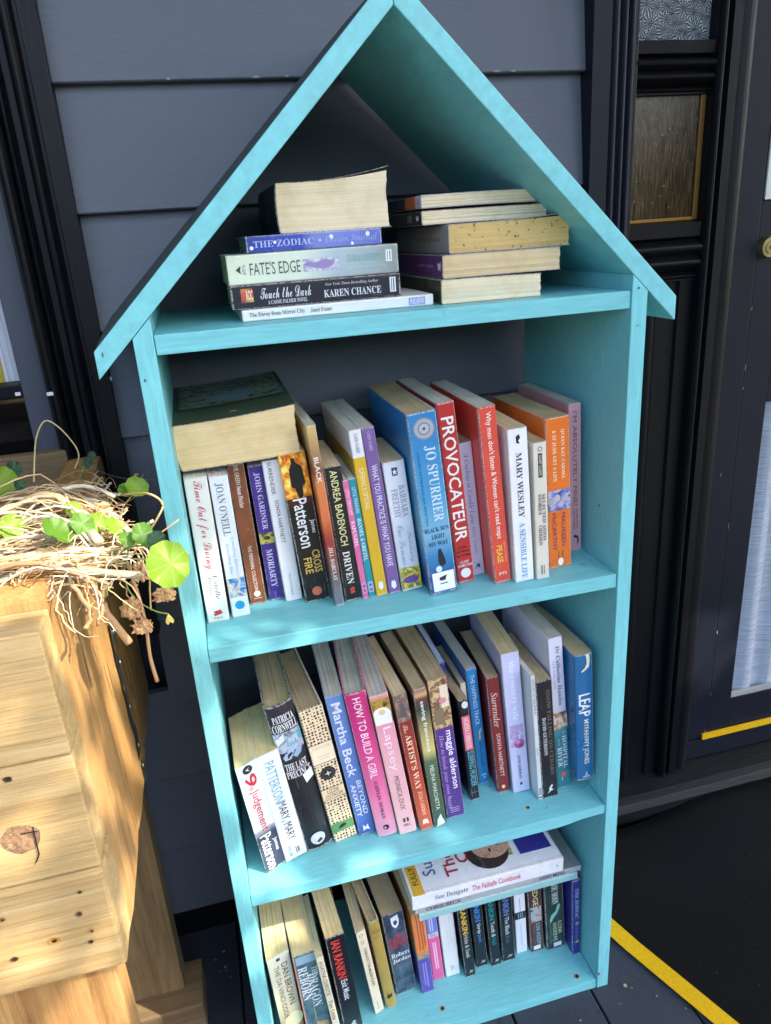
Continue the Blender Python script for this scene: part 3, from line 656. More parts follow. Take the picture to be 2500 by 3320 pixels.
# each row: x, y of the spine's lower left corner, thickness, depth, height, lean, yaw, bend, cover, pages, marks, label, extra
S2 = [
 (-0.2470, .0619, .0250, .128, .1775, -.2, 0, 0, cv((232, 228, 220)), 'pale', [('V', 'Time Out for Living', .02, .62, .48, .52, (196, 92, 98), 'S'), ('V', 'Estelle', .66, .84, .66, .22, (70, 72, 76), 'I'), ('V', 'Pinney', .67, .80, .36, .22, (70, 72, 76), 'I'), ('G', [(.3, .925), (.7, .915), (.66, .925), (.74, .93), (.34, .945), (.4, .935)], (190, 60, 60)), ('G', [(.32, .942), (.7, .930), (.74, .945), (.36, .958)], (190, 60, 60)), ('H', 'PAN', .966, .98, .32, .70, GR)], 'white paperback with pale red script lettering, leftmost under the fat book', {}),
 (-0.2182, .0649, .0212, .128, .1750, -1.0, 0, 0, cv((228, 230, 234)), 'pale', [('V', "JOAN O'NEILL", .045, .41, .46, .46, (120, 124, 130), 'B'), ('V', 'Something Borrowed', .42, .71, .68, .22, (134, 160, 196), 'I'), ('V', 'Something Blue', .46, .69, .36, .22, (134, 160, 196), 'I'), ('P', .715, .855, .06, .98, 'bathers'), ('E', .915, .5, .26, 1, (26, 150, 206)), ('P', .908, .922, .3, .7, WHT)], 'white paperback with a bright blue picture near its foot', {}),
 (-0.1945, .0896, .0192, .128, .1790, -1.6, 0, 0, cv((132, 78, 48), mottle=((112, 62, 38), 14)), 'tan', [('V', 'EVE GREEN', .005, .14, .5, .26, (226, 214, 200)), ('V', 'Susan Fletcher', .15, .30, .5, .28, (236, 226, 214), 'B'), ('V', 'THE PERENNIAL COLLECTION', .57, .90, .5, .22, (232, 222, 210)), ('E', .925, .5, .20, 1, (238, 232, 224)), ('P', .955, .962, .25, .75, (200, 170, 150))], 'brown paperback with small white lettering under the fat book', {}),
 (-0.1712, .0923, .0176, .128, .1735, -1.8, 0, 0, cv((0, (66, 44, 130)), (.485, (186, 178, 88)), (.565, (66, 44, 130))), 'cream', [('V', 'JOHN GARDNER', .05, .46, .5, .40, (206, 200, 228), 'B'), ('P', .487, .563, .02, .98, 'eye'), ('E', .525, .55, .18, .8, (60, 50, 34)), ('V', 'MORIARTY', .61, .90, .5, .42, (206, 200, 228), 'B'), ('V', 'Quercus', .935, .985, .45, .22, (150, 140, 190), 'I')], 'violet paperback with a yellow band halfway down its spine', {}),
 (-0.1524, .0818, .0205, .128, .1800, -2.5, 0, 0, cv((226, 224, 226)), 'pale', [('V', 'SURRENDER', .01, .23, .36, .22, (60, 62, 66)), ('V', 'SONYA HARTNETT', .27, .57, .44, .22, (60, 62, 66)), ('V', 'PENGUIN VIKING', .80, .96, .46, .12, (150, 150, 150))], 'plain white paperback with thin black capitals under the fat book', {}),
 (-0.1296, .0689, .0310, .132, .1880, -4.0, 0, 0, cv((0, (240, 176, 60)), (.17, (238, 150, 50)), (.285, (70, 30, 16)), (.33, (20, 19, 20))), 'cream', [('P', .0, .285, .02, .98, 'fire'), ('G', [(.42, .03), (.55, .03), (.58, .06), (.78, .09), (.82, .2), (.7, .21), (.66, .28), (.6, .285), (.56, .33), (.5, .33), (.48, .28), (.4, .22), (.28, .21), (.3, .1), (.42, .06)], (16, 14, 14)), ('V', 'James', .44, .53, .80, .22, WHT, 'b'), ('V', 'Patterson', .29, .62, .48, .52, WHT, 'h'), ('V', 'CROSS', .645, .80, .72, .30, (226, 186, 96), 'b'), ('V', 'FIRE', .69, .80, .36, .30, (226, 186, 96), 'b'), ('E', .93, .5, .19, 1, (200, 104, 78)), ('P', .915, .945, .49, .53, K), ('P', .925, .932, .36, .64, K)], 'thick black thriller with a man before flames at its head', {}),
 (-0.0975, .0469, .0110, .180, .2235, -3.4, 0, -.004, cv((0, (206, 178, 118)), (.24, (128, 72, 48)), (.30, (214, 128, 74)), (.50, (206, 110, 62)), (.62, (150, 52, 48)), (.83, (96, 92, 92)), (.93, (110, 118, 126)), interp='LINEAR'), 'grey', [('V', 'BLACK', .165, .30, .5, .5, (240, 236, 226), 'b'), ('V', 'JILL BARCLAY', .655, .85, .46, .46, (236, 220, 206), 'B')], 'tall thin orange and tan paperback standing next to the thick black thriller', {}),
 (-0.0836, .0545, .0205, .118, .1715, -3.8, 0, 0, cv((24, 24, 28), scuff=.8), 'tan', [('V', 'ANDREA BADENOCH', .03, .575, .5, .42, (224, 220, 158), 'b'), ('V', 'DRIVEN', .62, .87, .48, .40, (226, 226, 220), 'B'), ('G', [(.36, .905), (.62, .895), (.66, .915), (.4, .925)], (196, 70, 56)), ('G', [(.36, .93), (.62, .92), (.66, .94), (.4, .95)], (196, 70, 56))], 'scuffed black paperback with pale yellow capitals', {}),
 (-0.0620, .0534, .0070, .110, .1535, -4.8, 0, 0, cv((218, 108, 156)), 'pale', [('V', 'LITTLE TREASURES', .07, .28, .5, .5, (246, 226, 236)), ('V', 'RAPUNZEL', .33, .55, .5, .6, (246, 226, 236), 'B'), ('P', .86, .955, .12, .88, (206, 150, 190)), ('P', .88, .90, .3, .7, (80, 90, 160)), ('P', .92, .94, .3, .7, (190, 60, 90))], 'thin pink booklet standing against the thin teal one', {}),
 (-0.0545, .0537, .0084, .110, .1545, -4.9, 0, 0, cv((24, 142, 160)), 'pale', [('V', 'LITTLE TREASURES', .07, .28, .5, .46, (216, 236, 238)), ('V', 'HANSEL & GRETEL', .32, .68, .5, .56, (216, 236, 238), 'B'), ('P', .86, .955, .12, .88, (150, 180, 206)), ('P', .88, .90, .3, .7, (80, 90, 160)), ('P', .92, .94, .3, .7, (190, 60, 90))], 'thin teal booklet standing against the thin pink one', {}),
 (-0.0452, .0535, .0145, .170, .2105, -4.9, 0, -.002, cv((0, (230, 230, 232)), (.155, (216, 174, 44))), 'grey', [('V', 'CHERI HUBER', .02, .13, .5, .28, (120, 120, 130)), ('V', 'SUFFERING IS OPTIONAL', .215, .46, .5, .42, (246, 232, 186)), ('G', [(.3, .945), (.36, .915), (.46, .905), (.5, .92), (.6, .905), (.7, .92), (.72, .95), (.5, .965)], WHT)], 'tall yellow paperback with a white head', {}),
 (-0.0295, .0541, .0152, .170, .2110, -5.1, 0, -.002, cv((122, 92, 152)), 'grey', [('V', 'CHERI HUBER', .02, .13, .5, .26, (196, 184, 214)), ('V', 'WHAT YOU PRACTICE IS WHAT YOU HAVE', .21, .825, .5, .46, (236, 230, 242)), ('G', [(.3, .955), (.36, .925), (.46, .915), (.5, .93), (.6, .915), (.7, .93), (.72, .96), (.5, .975)], WHT)], 'tall purple paperback with white capitals down its whole spine', {}),
 (-0.0122, .0543, .0262, .110, .1670, -5.0, 0, 0, cv((0, (214, 216, 226)), (.3, (226, 228, 234)), (.5, (206, 214, 226)), (.8, (196, 206, 216)), interp='LINEAR'), 'tan', [('P', .045, .105, .36, .62, (44, 54, 84)), ('G', [(.49, .05), (.52, .07), (.6, .07), (.54, .082), (.58, .1), (.49, .088), (.40, .1), (.44, .082), (.38, .07), (.46, .07)], WHT), ('V', 'BARBARA', .18, .42, .70, .28, (150, 156, 172), 'B'), ('V', 'FREETHY', .20, .42, .34, .28, (150, 156, 172), 'B'), ('V', 'Suddenly', .54, .78, .70, .26, (150, 164, 190), 'S'), ('V', 'One Summer', .48, .82, .36, .30, (150, 164, 190), 'S'), ('P', .815, .985, .04, .98, 'flowers'), ('E', .915, .5, .38, .5, (104, 72, 140)), ('P', .905, .912, .25, .75, (200, 186, 214)), ('P', .92, .926, .25, .75, (200, 186, 214))], 'short fat pale blue paperback with yellow flowers at its foot', {}),
 (0.0177, .0310, .0340, .190, .2260, -4.8, 0, 0, cv((0, (44, 124, 186)), (.45, (70, 150, 196)), (.66, (120, 178, 206)), (.78, (56, 128, 180)), (.9, (24, 84, 146)), interp='LINEAR'), 'brown', [('E', .085, .52, .38, 1, (128, 134, 146)), ('E', .085, .52, .33, 1, (166, 170, 178)), ('E', .085, .52, .22, 1, (120, 126, 140)), ('E', .085, .52, .17, 1, (176, 180, 188)), ('E', .085, .52, .05, 1, (60, 64, 74)), ('V', 'JO SPURRIER', .175, .585, .62, .40, (196, 220, 230), 'B'), ('V', 'CHILDREN OF THE BLACK SUN : BOOK TWO', .20, .60, .20, .08, (24, 70, 120)), ('H', 'BLACK SUN', .615, .640, .06, .94, (24, 60, 104), 'B'), ('H', 'LIGHT', .655, .680, .28, .76, (24, 60, 104), 'B'), ('H', 'MY WAY', .695, .720, .14, .86, (24, 60, 104), 'B'), ('G', [(.44, .765), (.47, .742), (.55, .740), (.6, .765), (.66, .80), (.68, .83), (.58, .84), (.48, .84), (.42, .81)], (26, 34, 50)), ('E', .855, .40, .11, 1.1, (208, 228, 236)), ('P', .875, .985, .12, .92, (238, 238, 242)), ('G', [(.38, .905), (.66, .895), (.64, .90), (.58, .925), (.42, .925), (.36, .918)], (50, 50, 56)), ('P', .94, .946, .38, .66, (60, 60, 64))], 'thick blue fantasy paperback with a round metal shield and a white sticker', {}),
 (0.0590, .0494, .0218, .170, .2300, -5.0, 0, 0, cv((186, 46, 46)), 'grey', [('V', 'PROVOCATEUR', .075, .755, .5, .70, (240, 236, 230), 'h'), ('H', 'A Life', .785, .800, .2, .72, (60, 16, 18), 'B'), ('H', 'of Ideas', .808, .823, .12, .86, (60, 16, 18), 'B'), ('H', 'in Action', .832, .847, .10, .92, (60, 16, 18), 'B'), ('H', 'CLIVE', .872, .887, .24, .74, WHT, 'h'), ('H', 'HAMILTON', .892, .907, .08, .92, WHT, 'h'), ('E', .945, .5, .30, 1, WHT), ('P', .935, .955, .42, .58, (186, 46, 46)), ('P', .930, .934, .36, .64, (186, 46, 46))], 'red paperback with one huge white word filling its spine', {}),
 (0.0826, .0639, .0172, .110, .1755, -4.6, 0, 0, cv((204, 194, 214)), 'brown', [('V', 'A Cuckoo in Candle Lane', .07, .60, .5, .34, (84, 92, 140), 'I'), ('V', 'Kitty Neale', .62, .83, .48, .34, (150, 130, 164), 'I'), ('G', [(.3, .95), (.45, .92), (.4, .905), (.6, .92), (.7, .905), (.66, .95), (.5, .935)], (70, 66, 80))], 'short lilac paperback squeezed between two red ones', {}),
 (0.1006, .0319, .0214, .175, .2235, -4.7, 0, 0, cv((216, 78, 62)), 'grey', [('V', "Why men don't listen & Women can't read maps", .03, .735, .5, .40, (246, 232, 220), 'b'), ('V', 'PEASE', .775, .88, .44, .36, (236, 196, 70), 'h'), ('V', 'ALLAN & BARBARA', .755, .88, .78, .12, (236, 180, 120)), ('H', 'PTI', .938, .955, .3, .72, (246, 232, 220), 'b')], 'tall coral red paperback with white text and one yellow word', {'flare': .006}),
 (0.1250, .0255, .0246, .132, .1950, -3.0, 0, 0, cv((236, 236, 238)), 'tan', [('G', [(.4, .05), (.56, .035), (.62, .06), (.52, .075), (.58, .095), (.42, .09)], K), ('V', 'MARY WESLEY', .15, .565, .5, .30, (34, 34, 38), 'B'), ('V', 'A SENSIBLE LIFE', .60, .98, .5, .30, (64, 150, 192), 'B')], 'white paperback lettered in black above and blue below', {}),
 (0.1523, .0234, .0170, .110, .1755, -2.2, 0, 0, cv((222, 214, 198)), 'brown', [('E', .045, .5, .17, 1, (60, 56, 50)), ('E', .045, .5, .12, 1, (222, 214, 198)), ('P', .075, .245, .34, .66, (40, 36, 34)), ('V', 'SIGNET CLASSIC', .085, .235, .5, .20, (220, 212, 196), 'b'), ('V', 'SELECTED', .365, .575, .68, .24, (36, 34, 32), 'B'), ('V', 'STORIES', .365, .51, .38, .24, (36, 34, 32), 'B'), ('V', 'ANTON', .59, .71, .68, .24, (36, 34, 32), 'B'), ('V', 'CHEKHOV', .59, .745, .38, .24, (36, 34, 32), 'B'), ('P', .895, .965, .36, .46, (120, 114, 104)), ('P', .895, .965, .56, .62, (120, 114, 104))], 'narrow cream classic between the white and the orange paperbacks', {}),
 (0.1800, .0450, .0310, .150, .1965, -2.4, 2, 0, cv((234, 116, 34)), 'brown', [('V', 'QUEEN KAT, CARMEL', .08, .40, .68, .17, (246, 226, 196), 'B'), ('V', '& ST JUDE GET A LIFE', .08, .41, .32, .17, (246, 226, 196), 'B'), ('P', .465, .605, .01, .99, 'group'), ('E', .52, .42, .12, 1.2, (200, 186, 196)), ('E', .53, .82, .10, 1.2, (190, 176, 190)), ('E', .54, .14, .10, 1.2, (176, 166, 186)), ('V', 'MAUREEN', .625, .855, .66, .18, (96, 56, 110)), ('V', 'McCARTHY', .62, .875, .26, .18, (96, 56, 110)), ('P', .885, .93, .58, .63, (150, 90, 40)), ('P', .885, .935, .40, .44, (150, 90, 40)), ('E', .962, .5, .12, 1.4, (246, 240, 226))], 'bright orange paperback with a blue photograph across its spine', {}),
 (0.2290, .0850, .0170, .150, .2000, -1.9, 0, 0, cv((214, 160, 166)), 'grey', [('V', "I'M ABSOLUTELY FINE!", .05, .68, .48, .34, (124, 84, 94)), ('V', 'ANNABEL RIVKIN', .70, .84, .62, .14, (110, 70, 80)), ('V', '& EMILIE MCMEEKAN', .70, .85, .36, .14, (110, 70, 80)), ('G', [(.3, .90), (.4, .885), (.7, .90), (.75, .94), (.6, .955), (.64, .93), (.6, .91), (.42, .91)], (60, 34, 40))], 'dusty pink paperback pushed back against the right upright', {'flare': -.004}),
]
S3 = [
 (-0.2262, .0309, .0280, .112, .1735, -5.8, 1, 0, cv((0, (222, 222, 230)), (.6, (200, 204, 216)), (.66, (52, 56, 76)), interp='LINEAR', mottle=((70, 74, 96), 26)), 'gold', [('P', .0, .60, .02, .98, (222, 224, 232)), ('E', .05, .5, .22, 1, (40, 40, 44)), ('G', [(.4, .05), (.6, .035), (.5, .05), (.6, .07)], WHT), ('V', '9', .095, .205, .52, .52, (204, 48, 52), 'h'), ('V', 'th', .20, .235, .44, .24, (204, 48, 52), 'b'), ('V', 'Judgement', .24, .62, .5, .44, (204, 48, 52), 'b'), ('V', 'Patterson', .655, .98, .44, .54, (240, 240, 244), 'h'), ('V', 'James', .73, .85, .80, .22, (240, 240, 244), 'b')], 'grey white thriller with red lettering, leftmost of the third shelf', {'skew': .40}),
 (-0.1985, .0418, .0300, .112, .1760, -6.4, 1, 0, cv((232, 233, 236)), 'gold', [('V', 'PATTERSON', .075, .45, .48, .44, (104, 176, 194)), ('V', 'MARY, MARY', .455, .82, .5, .42, (44, 42, 48)), ('P', .90, .965, .56, .60, (80, 80, 84)), ('P', .905, .960, .64, .72, (120, 120, 124)), ('V', 'HEADLINE', .86, .965, .30, .16, (90, 90, 94))], 'white thriller with sky blue and black capitals on the third shelf', {'skew': .22}),
 (-0.1680, .0527, .0370, .165, .2390, -7.5, 1, 0, cv((0, (52, 46, 58)), (.2, (34, 34, 40)), interp='LINEAR', rough=.3), 'brown', [('H', 'PATRICIA', .062, .108, .16, .90, (236, 234, 238), 'B'), ('H', 'CORNWELL', .114, .165, .08, .96, (236, 234, 238), 'B'), ('P', .172, .36, .03, .97, 'feet'), ('G', [(.5, .20), (.95, .175), (.95, .245), (.62, .27), (.4, .262)], (84, 176, 182)), ('G', [(.06, .21), (.4, .175), (.36, .22), (.1, .25)], (230, 232, 240)), ('P', .30, .362, .03, .97, (40, 42, 50)), ('G', [(.15, .33), (.5, .265), (.72, .26), (.6, .30), (.42, .345), (.2, .352)], (168, 186, 212)), ('G', [(.5, .33), (.8, .275), (.92, .285), (.8, .33), (.62, .348)], (150, 170, 200)), ('H', 'THE LAST', .372, .42, .12, .90, (236, 234, 238), 'B'), ('H', 'PRECINCT', .424, .472, .10, .96, (236, 234, 238), 'B'), ('G', [(.62, .475), (.98, .455), (.99, .515), (.68, .535)], (240, 240, 242)), ('E', .925, .5, .27, 1, (196, 202, 212)), ('G', [(.42, .945), (.6, .925), (.66, .945), (.5, .955)], (60, 60, 66))], 'thick black hardback with a white round emblem low on its spine', {'hard': True, 'bulge': .005, 'skew': .15}),
 (-0.1296, .0544, .0320, .155, .2235, -7.2, 5, 0, cv((240, 216, 178), dots=((58, 44, 36), 215, .33)), 'brown', [('P', .255, .395, .03, .97, (246, 226, 194)), ('P', .253, .257, .0, 1, (60, 48, 40)), ('P', .393, .397, .0, 1, (60, 48, 40)), ('H', 'PERFUME', .270, .290, .14, .88, (214, 190, 158)), ('P', .34, .346, .24, .78, (220, 198, 166)), ('P', .358, .364, .30, .72, (220, 198, 166)), ('E', .475, .5, .33, 1, (38, 36, 38)), ('E', .475, .5, .25, 1, (74, 70, 70)), ('E', .475, .5, .21, 1, (30, 28, 30)), ('G', [(.5, .455), (.54, .47), (.66, .475), (.54, .48), (.5, .495), (.46, .48), (.34, .475), (.46, .47)], (220, 214, 206)), ('P', .425, .441, .44, .56, (38, 36, 38)), ('P', .585, .665, .03, .97, (240, 214, 176)), ('P', .583, .586, .0, 1, (60, 48, 40)), ('P', .664, .667, .0, 1, (60, 48, 40)), ('H', 'LIZZIE', .592, .620, .26, .76, (110, 92, 78)), ('H', 'OSTROM', .628, .656, .14, .88, (110, 92, 78)), ('P', .855, .925, .02, .98, (92, 142, 92)), ('G', [(.3, .905), (.4, .88), (.6, .87), (.7, .885), (.6, .895), (.45, .90)], (26, 34, 28))], 'cream hardback spotted with black dots on the third shelf', {'hard': True}),
 (-0.0948, .0563, .0234, .155, .2330, -6.7, -2, 0, cv((0, (104, 140, 200)), (.6, (96, 128, 196)), (1, (70, 100, 170)), interp='LINEAR'), 'grey', [('V', 'Martha Beck', .05, .565, .48, .52, (226, 228, 244), 'h'), ('V', 'BEYOND', .60, .85, .70, .28, (226, 230, 244), 'b'), ('V', 'ANXIETY', .62, .86, .32, .28, (226, 230, 244), 'b'), ('G', [(.3, .97), (.34, .925), (.48, .945), (.62, .925), (.7, .97), (.5, .96)], (236, 236, 246))], 'periwinkle blue paperback with big white letters on the third shelf', {}),
 (-0.0710, .0474, .0284, .160, .2370, -6.7, -5, 0, cv((0, (196, 44, 116)), (.3, (214, 58, 134)), (.7, (232, 120, 166)), (1, (240, 168, 190)), interp='LINEAR'), 'grey', [('V', 'HOW TO BUILD A GIRL', .03, .575, .5, .38, (250, 214, 226), 'h'), ('V', 'CAITLIN MORAN', .60, .87, .5, .17, (92, 34, 62), 'B'), ('E', .935, .5, .15, 1, (44, 24, 34)), ('E', .938, .46, .05, 1, (240, 220, 226))], 'magenta to pink paperback with round shoulders on the third shelf', {'bulge': .0025, 'hard': True}),
 (-0.0415, .0405, .0248, .155, .2315, -6.6, -3, 0, cv((0, (240, 160, 190)), (.036, (190, 150, 80)), (.07, (232, 150, 172)), (.5, (240, 180, 186)), (1, (244, 196, 194)), interp='LINEAR'), 'grey', [('P', .036, .20, .0, 1.0, 'leopard'), ('E', .115, .48, .42, .62, (240, 240, 242)), ('P', .115, .20, .04, .94, (240, 240, 242)), ('E', .118, .5, .17, 1, (222, 190, 166)), ('E', .112, .5, .13, .6, (232, 206, 120)), ('V', 'Lapsey', .22, .53, .5, .54, (250, 228, 236)), ('V', 'MONICA DUX', .57, .82, .5, .27, (110, 90, 96)), ('P', .885, .915, .36, .48, (70, 56, 60)), ('P', .885, .915, .56, .68, (70, 56, 60)), ('H', 'ABC', .925, .945, .32, .74, (70, 56, 60))], 'pale pink paperback with a leopard print and white arch at its head', {}),
 (-0.0116, .0378, .0180, .155, .2280, -6.6, 2, 0, cv((0, (168, 140, 118)), (.19, (140, 44, 44)), (.55, (180, 66, 48)), (.9, (214, 96, 60)), interp='LINEAR'), 'tan', [('P', .0, .185, .02, .98, 'mount'), ('G', [(.2, .15), (.45, .04), (.62, .07), (.8, .16)], (96, 84, 92)), ('V', 'The', .205, .265, .42, .34, (232, 196, 160), 'S'), ('V', "ARTIST'S WAY", .28, .685, .5, .46, (244, 222, 188), 'B'), ('V', 'JULIA CAMERON', .70, .885, .5, .34, (244, 214, 176), 'B'), ('G', [(.25, .955), (.3, .92), (.5, .915), (.7, .925), (.74, .96), (.5, .95)], (246, 232, 212))], 'russet and orange paperback with cream capitals on the third shelf', {}),
 (0.0087, .0386, .0178, .155, .2300, -4.9, 2, 0, cv((0, (124, 70, 68)), (.045, (206, 170, 120)), (.07, (110, 60, 56)), (.14, (48, 62, 58)), (.43, (214, 196, 120)), (.51, (84, 110, 82)), (1, (64, 84, 66)), interp='LINEAR'), 'brown', [('V', 'saving francesca', .085, .44, .48, .38, (240, 238, 230), 'h'), ('V', 'MELINA MARCHETTA', .54, .875, .48, .32, (232, 234, 222)), ('G', [(.2, 1.0), (.3, .95), (.5, .925), (.62, .91), (.7, .94), (.8, .96), (.9, .99)], (232, 230, 222))], 'narrow dark green and maroon paperback on the third shelf', {}),
 (0.0302, .0473, .0262, .155, .2325, -4.7, 1, 0, cv((0, (190, 150, 100)), (.335, (88, 54, 134))), 'brown', [('P', .0, .335, .01, .99, 'room'), ('P', .05, .2, .55, .95, (232, 214, 186)), ('P', .2, .31, .1, .62, (132, 116, 88)), ('E', .15, .62, .2, .9, (216, 140, 150)), ('V', 'maggie alderson', .36, .785, .68, .44, (244, 240, 250), 'h'), ('V', 'How to break your own heart', .38, .925, .26, .30, (206, 180, 224), 'I'), ('P', .925, .929, .22, .74, (206, 190, 220)), ('P', .94, .944, .22, .74, (206, 190, 220)), ('P', .955, .959, .22, .74, (206, 190, 220))], 'purple novel with a room picture on the upper third of its spine', {}),
 (0.0588, .0850, .0085, .150, .2315, -4.9, 0, 0, cv((44, 50, 128)), 'bluewhite', [], 'thin dark blue book standing behind the purple novel', {}),
 (0.0747, .0707, .0132, .108, .1750, -4.8, 2, 0, cv((24, 22, 26)), 'brown', [('E', .05, .62, .34, 1.3, (214, 226, 230)), ('P', .155, .49, .08, .98, (226, 112, 132)), ('V', 'AGATHA CHRISTIE', .17, .475, .54, .54, (246, 226, 228), 'B'), ('V', 'SLEEPING MURDER', .50, .86, .54, .60, (110, 200, 220)), ('P', .88, .97, .16, .2, (120, 130, 140)), ('P', .88, .97, .5, .54, (120, 130, 140)), ('P', .92, .925, .1, .9, (150, 150, 154))], 'little black crime paperback with a pink title panel', {}),
 (0.0893, .1008, .0078, .108, .1800, -5.0, 0, 0, cv((226, 216, 192)), 'tan', [], 'thin plain cream book beside the bright blue one', {}),
 (0.0985, .0980, .0158, .150, .2025, -4.8, 0, 0, cv((34, 134, 200)), 'grey', [('V', 'THE HAPPINESS TRACK', .05, .475, .5, .40, (220, 236, 244), 'b'), ('G', [(.5, .53), (.75, .50), (.8, .52), (.6, .555), (.62, .60), (.5, .62), (.45, .60)], (224, 206, 120)), ('V', 'Emma Seppala', .60, .85, .5, .36, (20, 70, 120)), ('E', .92, .4, .12, 1, (170, 206, 226)), ('E', .92, .64, .12, 1, (170, 206, 226)), ('E', .945, .52, .12, 1, (170, 206, 226))], 'bright sky blue paperback in the middle of the third shelf', {}),
 (0.1168, .0724, .0180, .132, .1995, -4.3, -4, 0, cv((126, 42, 42)), 'brown', [('V', 'Surrender', .125, .42, .5, .52, (238, 210, 206), 'I'), ('V', 'SONYA HARTNETT', .475, .855, .5, .32, (238, 206, 196), 'b'), ('E', .95, .5, .16, 1.3, (226, 176, 120)), ('E', .95, .5, .08, 1.3, (246, 240, 226))], 'dark red paperback with white lettering on the third shelf', {}),
 (0.1377, .0653, .0258, .150, .2370, -4.2, -4, 0, cv((206, 206, 236)), 'tan', [('V', 'the country wife', .06, .465, .5, .42, (238, 240, 250), 'B'), ('P', .50, .66, .12, .88, 'sprigs'), ('E', .64, .6, .30, 1, (170, 92, 150)), ('E', .625, .52, .14, 1, (206, 140, 186)), ('E', .655, .68, .13, 1, (140, 66, 124)), ('P', .55, .63, .48, .52, (140, 110, 160)), ('V', 'ANNE GORMAN', .72, .90, .5, .17, (70, 70, 96), 'B'), ('G', [(.45, .93), (.55, .925), (.58, .94), (.5, .95), (.42, .945)], (50, 50, 70))], 'lavender paperback with a pink flower low on its spine', {}),
 (0.1663, .0408, .0062, .150, .2120, -3.8, 0, 0, cv((214, 220, 218)), 'pale', [('V', 'ECHOES OF DREAMING', .03, .30, .5, .52, (110, 112, 112)), ('V', 'Ruth', .57, .63, .5, .46, (150, 150, 150)), ('P', .90, .96, .2, .8, (150, 150, 150)), ('P', .975, .985, .1, .9, (60, 60, 60))], 'very thin pale grey book beside the black paperback', {}),
 (0.1732, .0406, .0236, .132, .2000, -3.9, 0, 0, cv((26, 28, 36)), 'brown', [('V', 'SNOW FALLING ON CEDARS', .08, .80, .70, .24, (116, 108, 102), 'B'), ('V', 'DAVID GUTERSON', .30, .62, .36, .22, (220, 220, 218), 'B'), ('G', [(.3, .965), (.45, .935), (.4, .925), (.5, .90), (.64, .885), (.66, .905), (.56, .92), (.72, .94), (.6, .94), (.5, .945)], (220, 222, 222))], 'black paperback with dim lettering and a white dancer mark', {}),
 (0.2020, .0519, .0205, .165, .2560, -4.4, 0, 0, cv((0, (226, 226, 240)), (.49, (214, 212, 224)), (.58, (84, 150, 162)), (.66, (44, 128, 138)), interp='LINEAR'), 'grey', [('V', 'Dr Catherine Hamlin', .055, .43, .60, .28, (92, 92, 108), 'B'), ('V', 'with John Little', .14, .32, .28, .14, (130, 130, 144), 'I'), ('P', .475, .585, .0, 1.0, 'crowd'), ('V', 'the', .605, .63, .70, .16, (210, 232, 234), 'I'), ('V', 'HOSPITAL', .635, .86, .70, .32, (226, 238, 238), 'B'), ('V', 'by the', .655, .70, .30, .18, (210, 232, 234), 'I'), ('V', 'RIVER', .71, .845, .30, .32, (226, 238, 238), 'B'), ('P', .885, .92, .32, .66, (226, 96, 84)), ('P', .922, .945, .34, .40, (200, 216, 220))], 'tall white and teal paperback with a group photograph across its spine', {}),
]
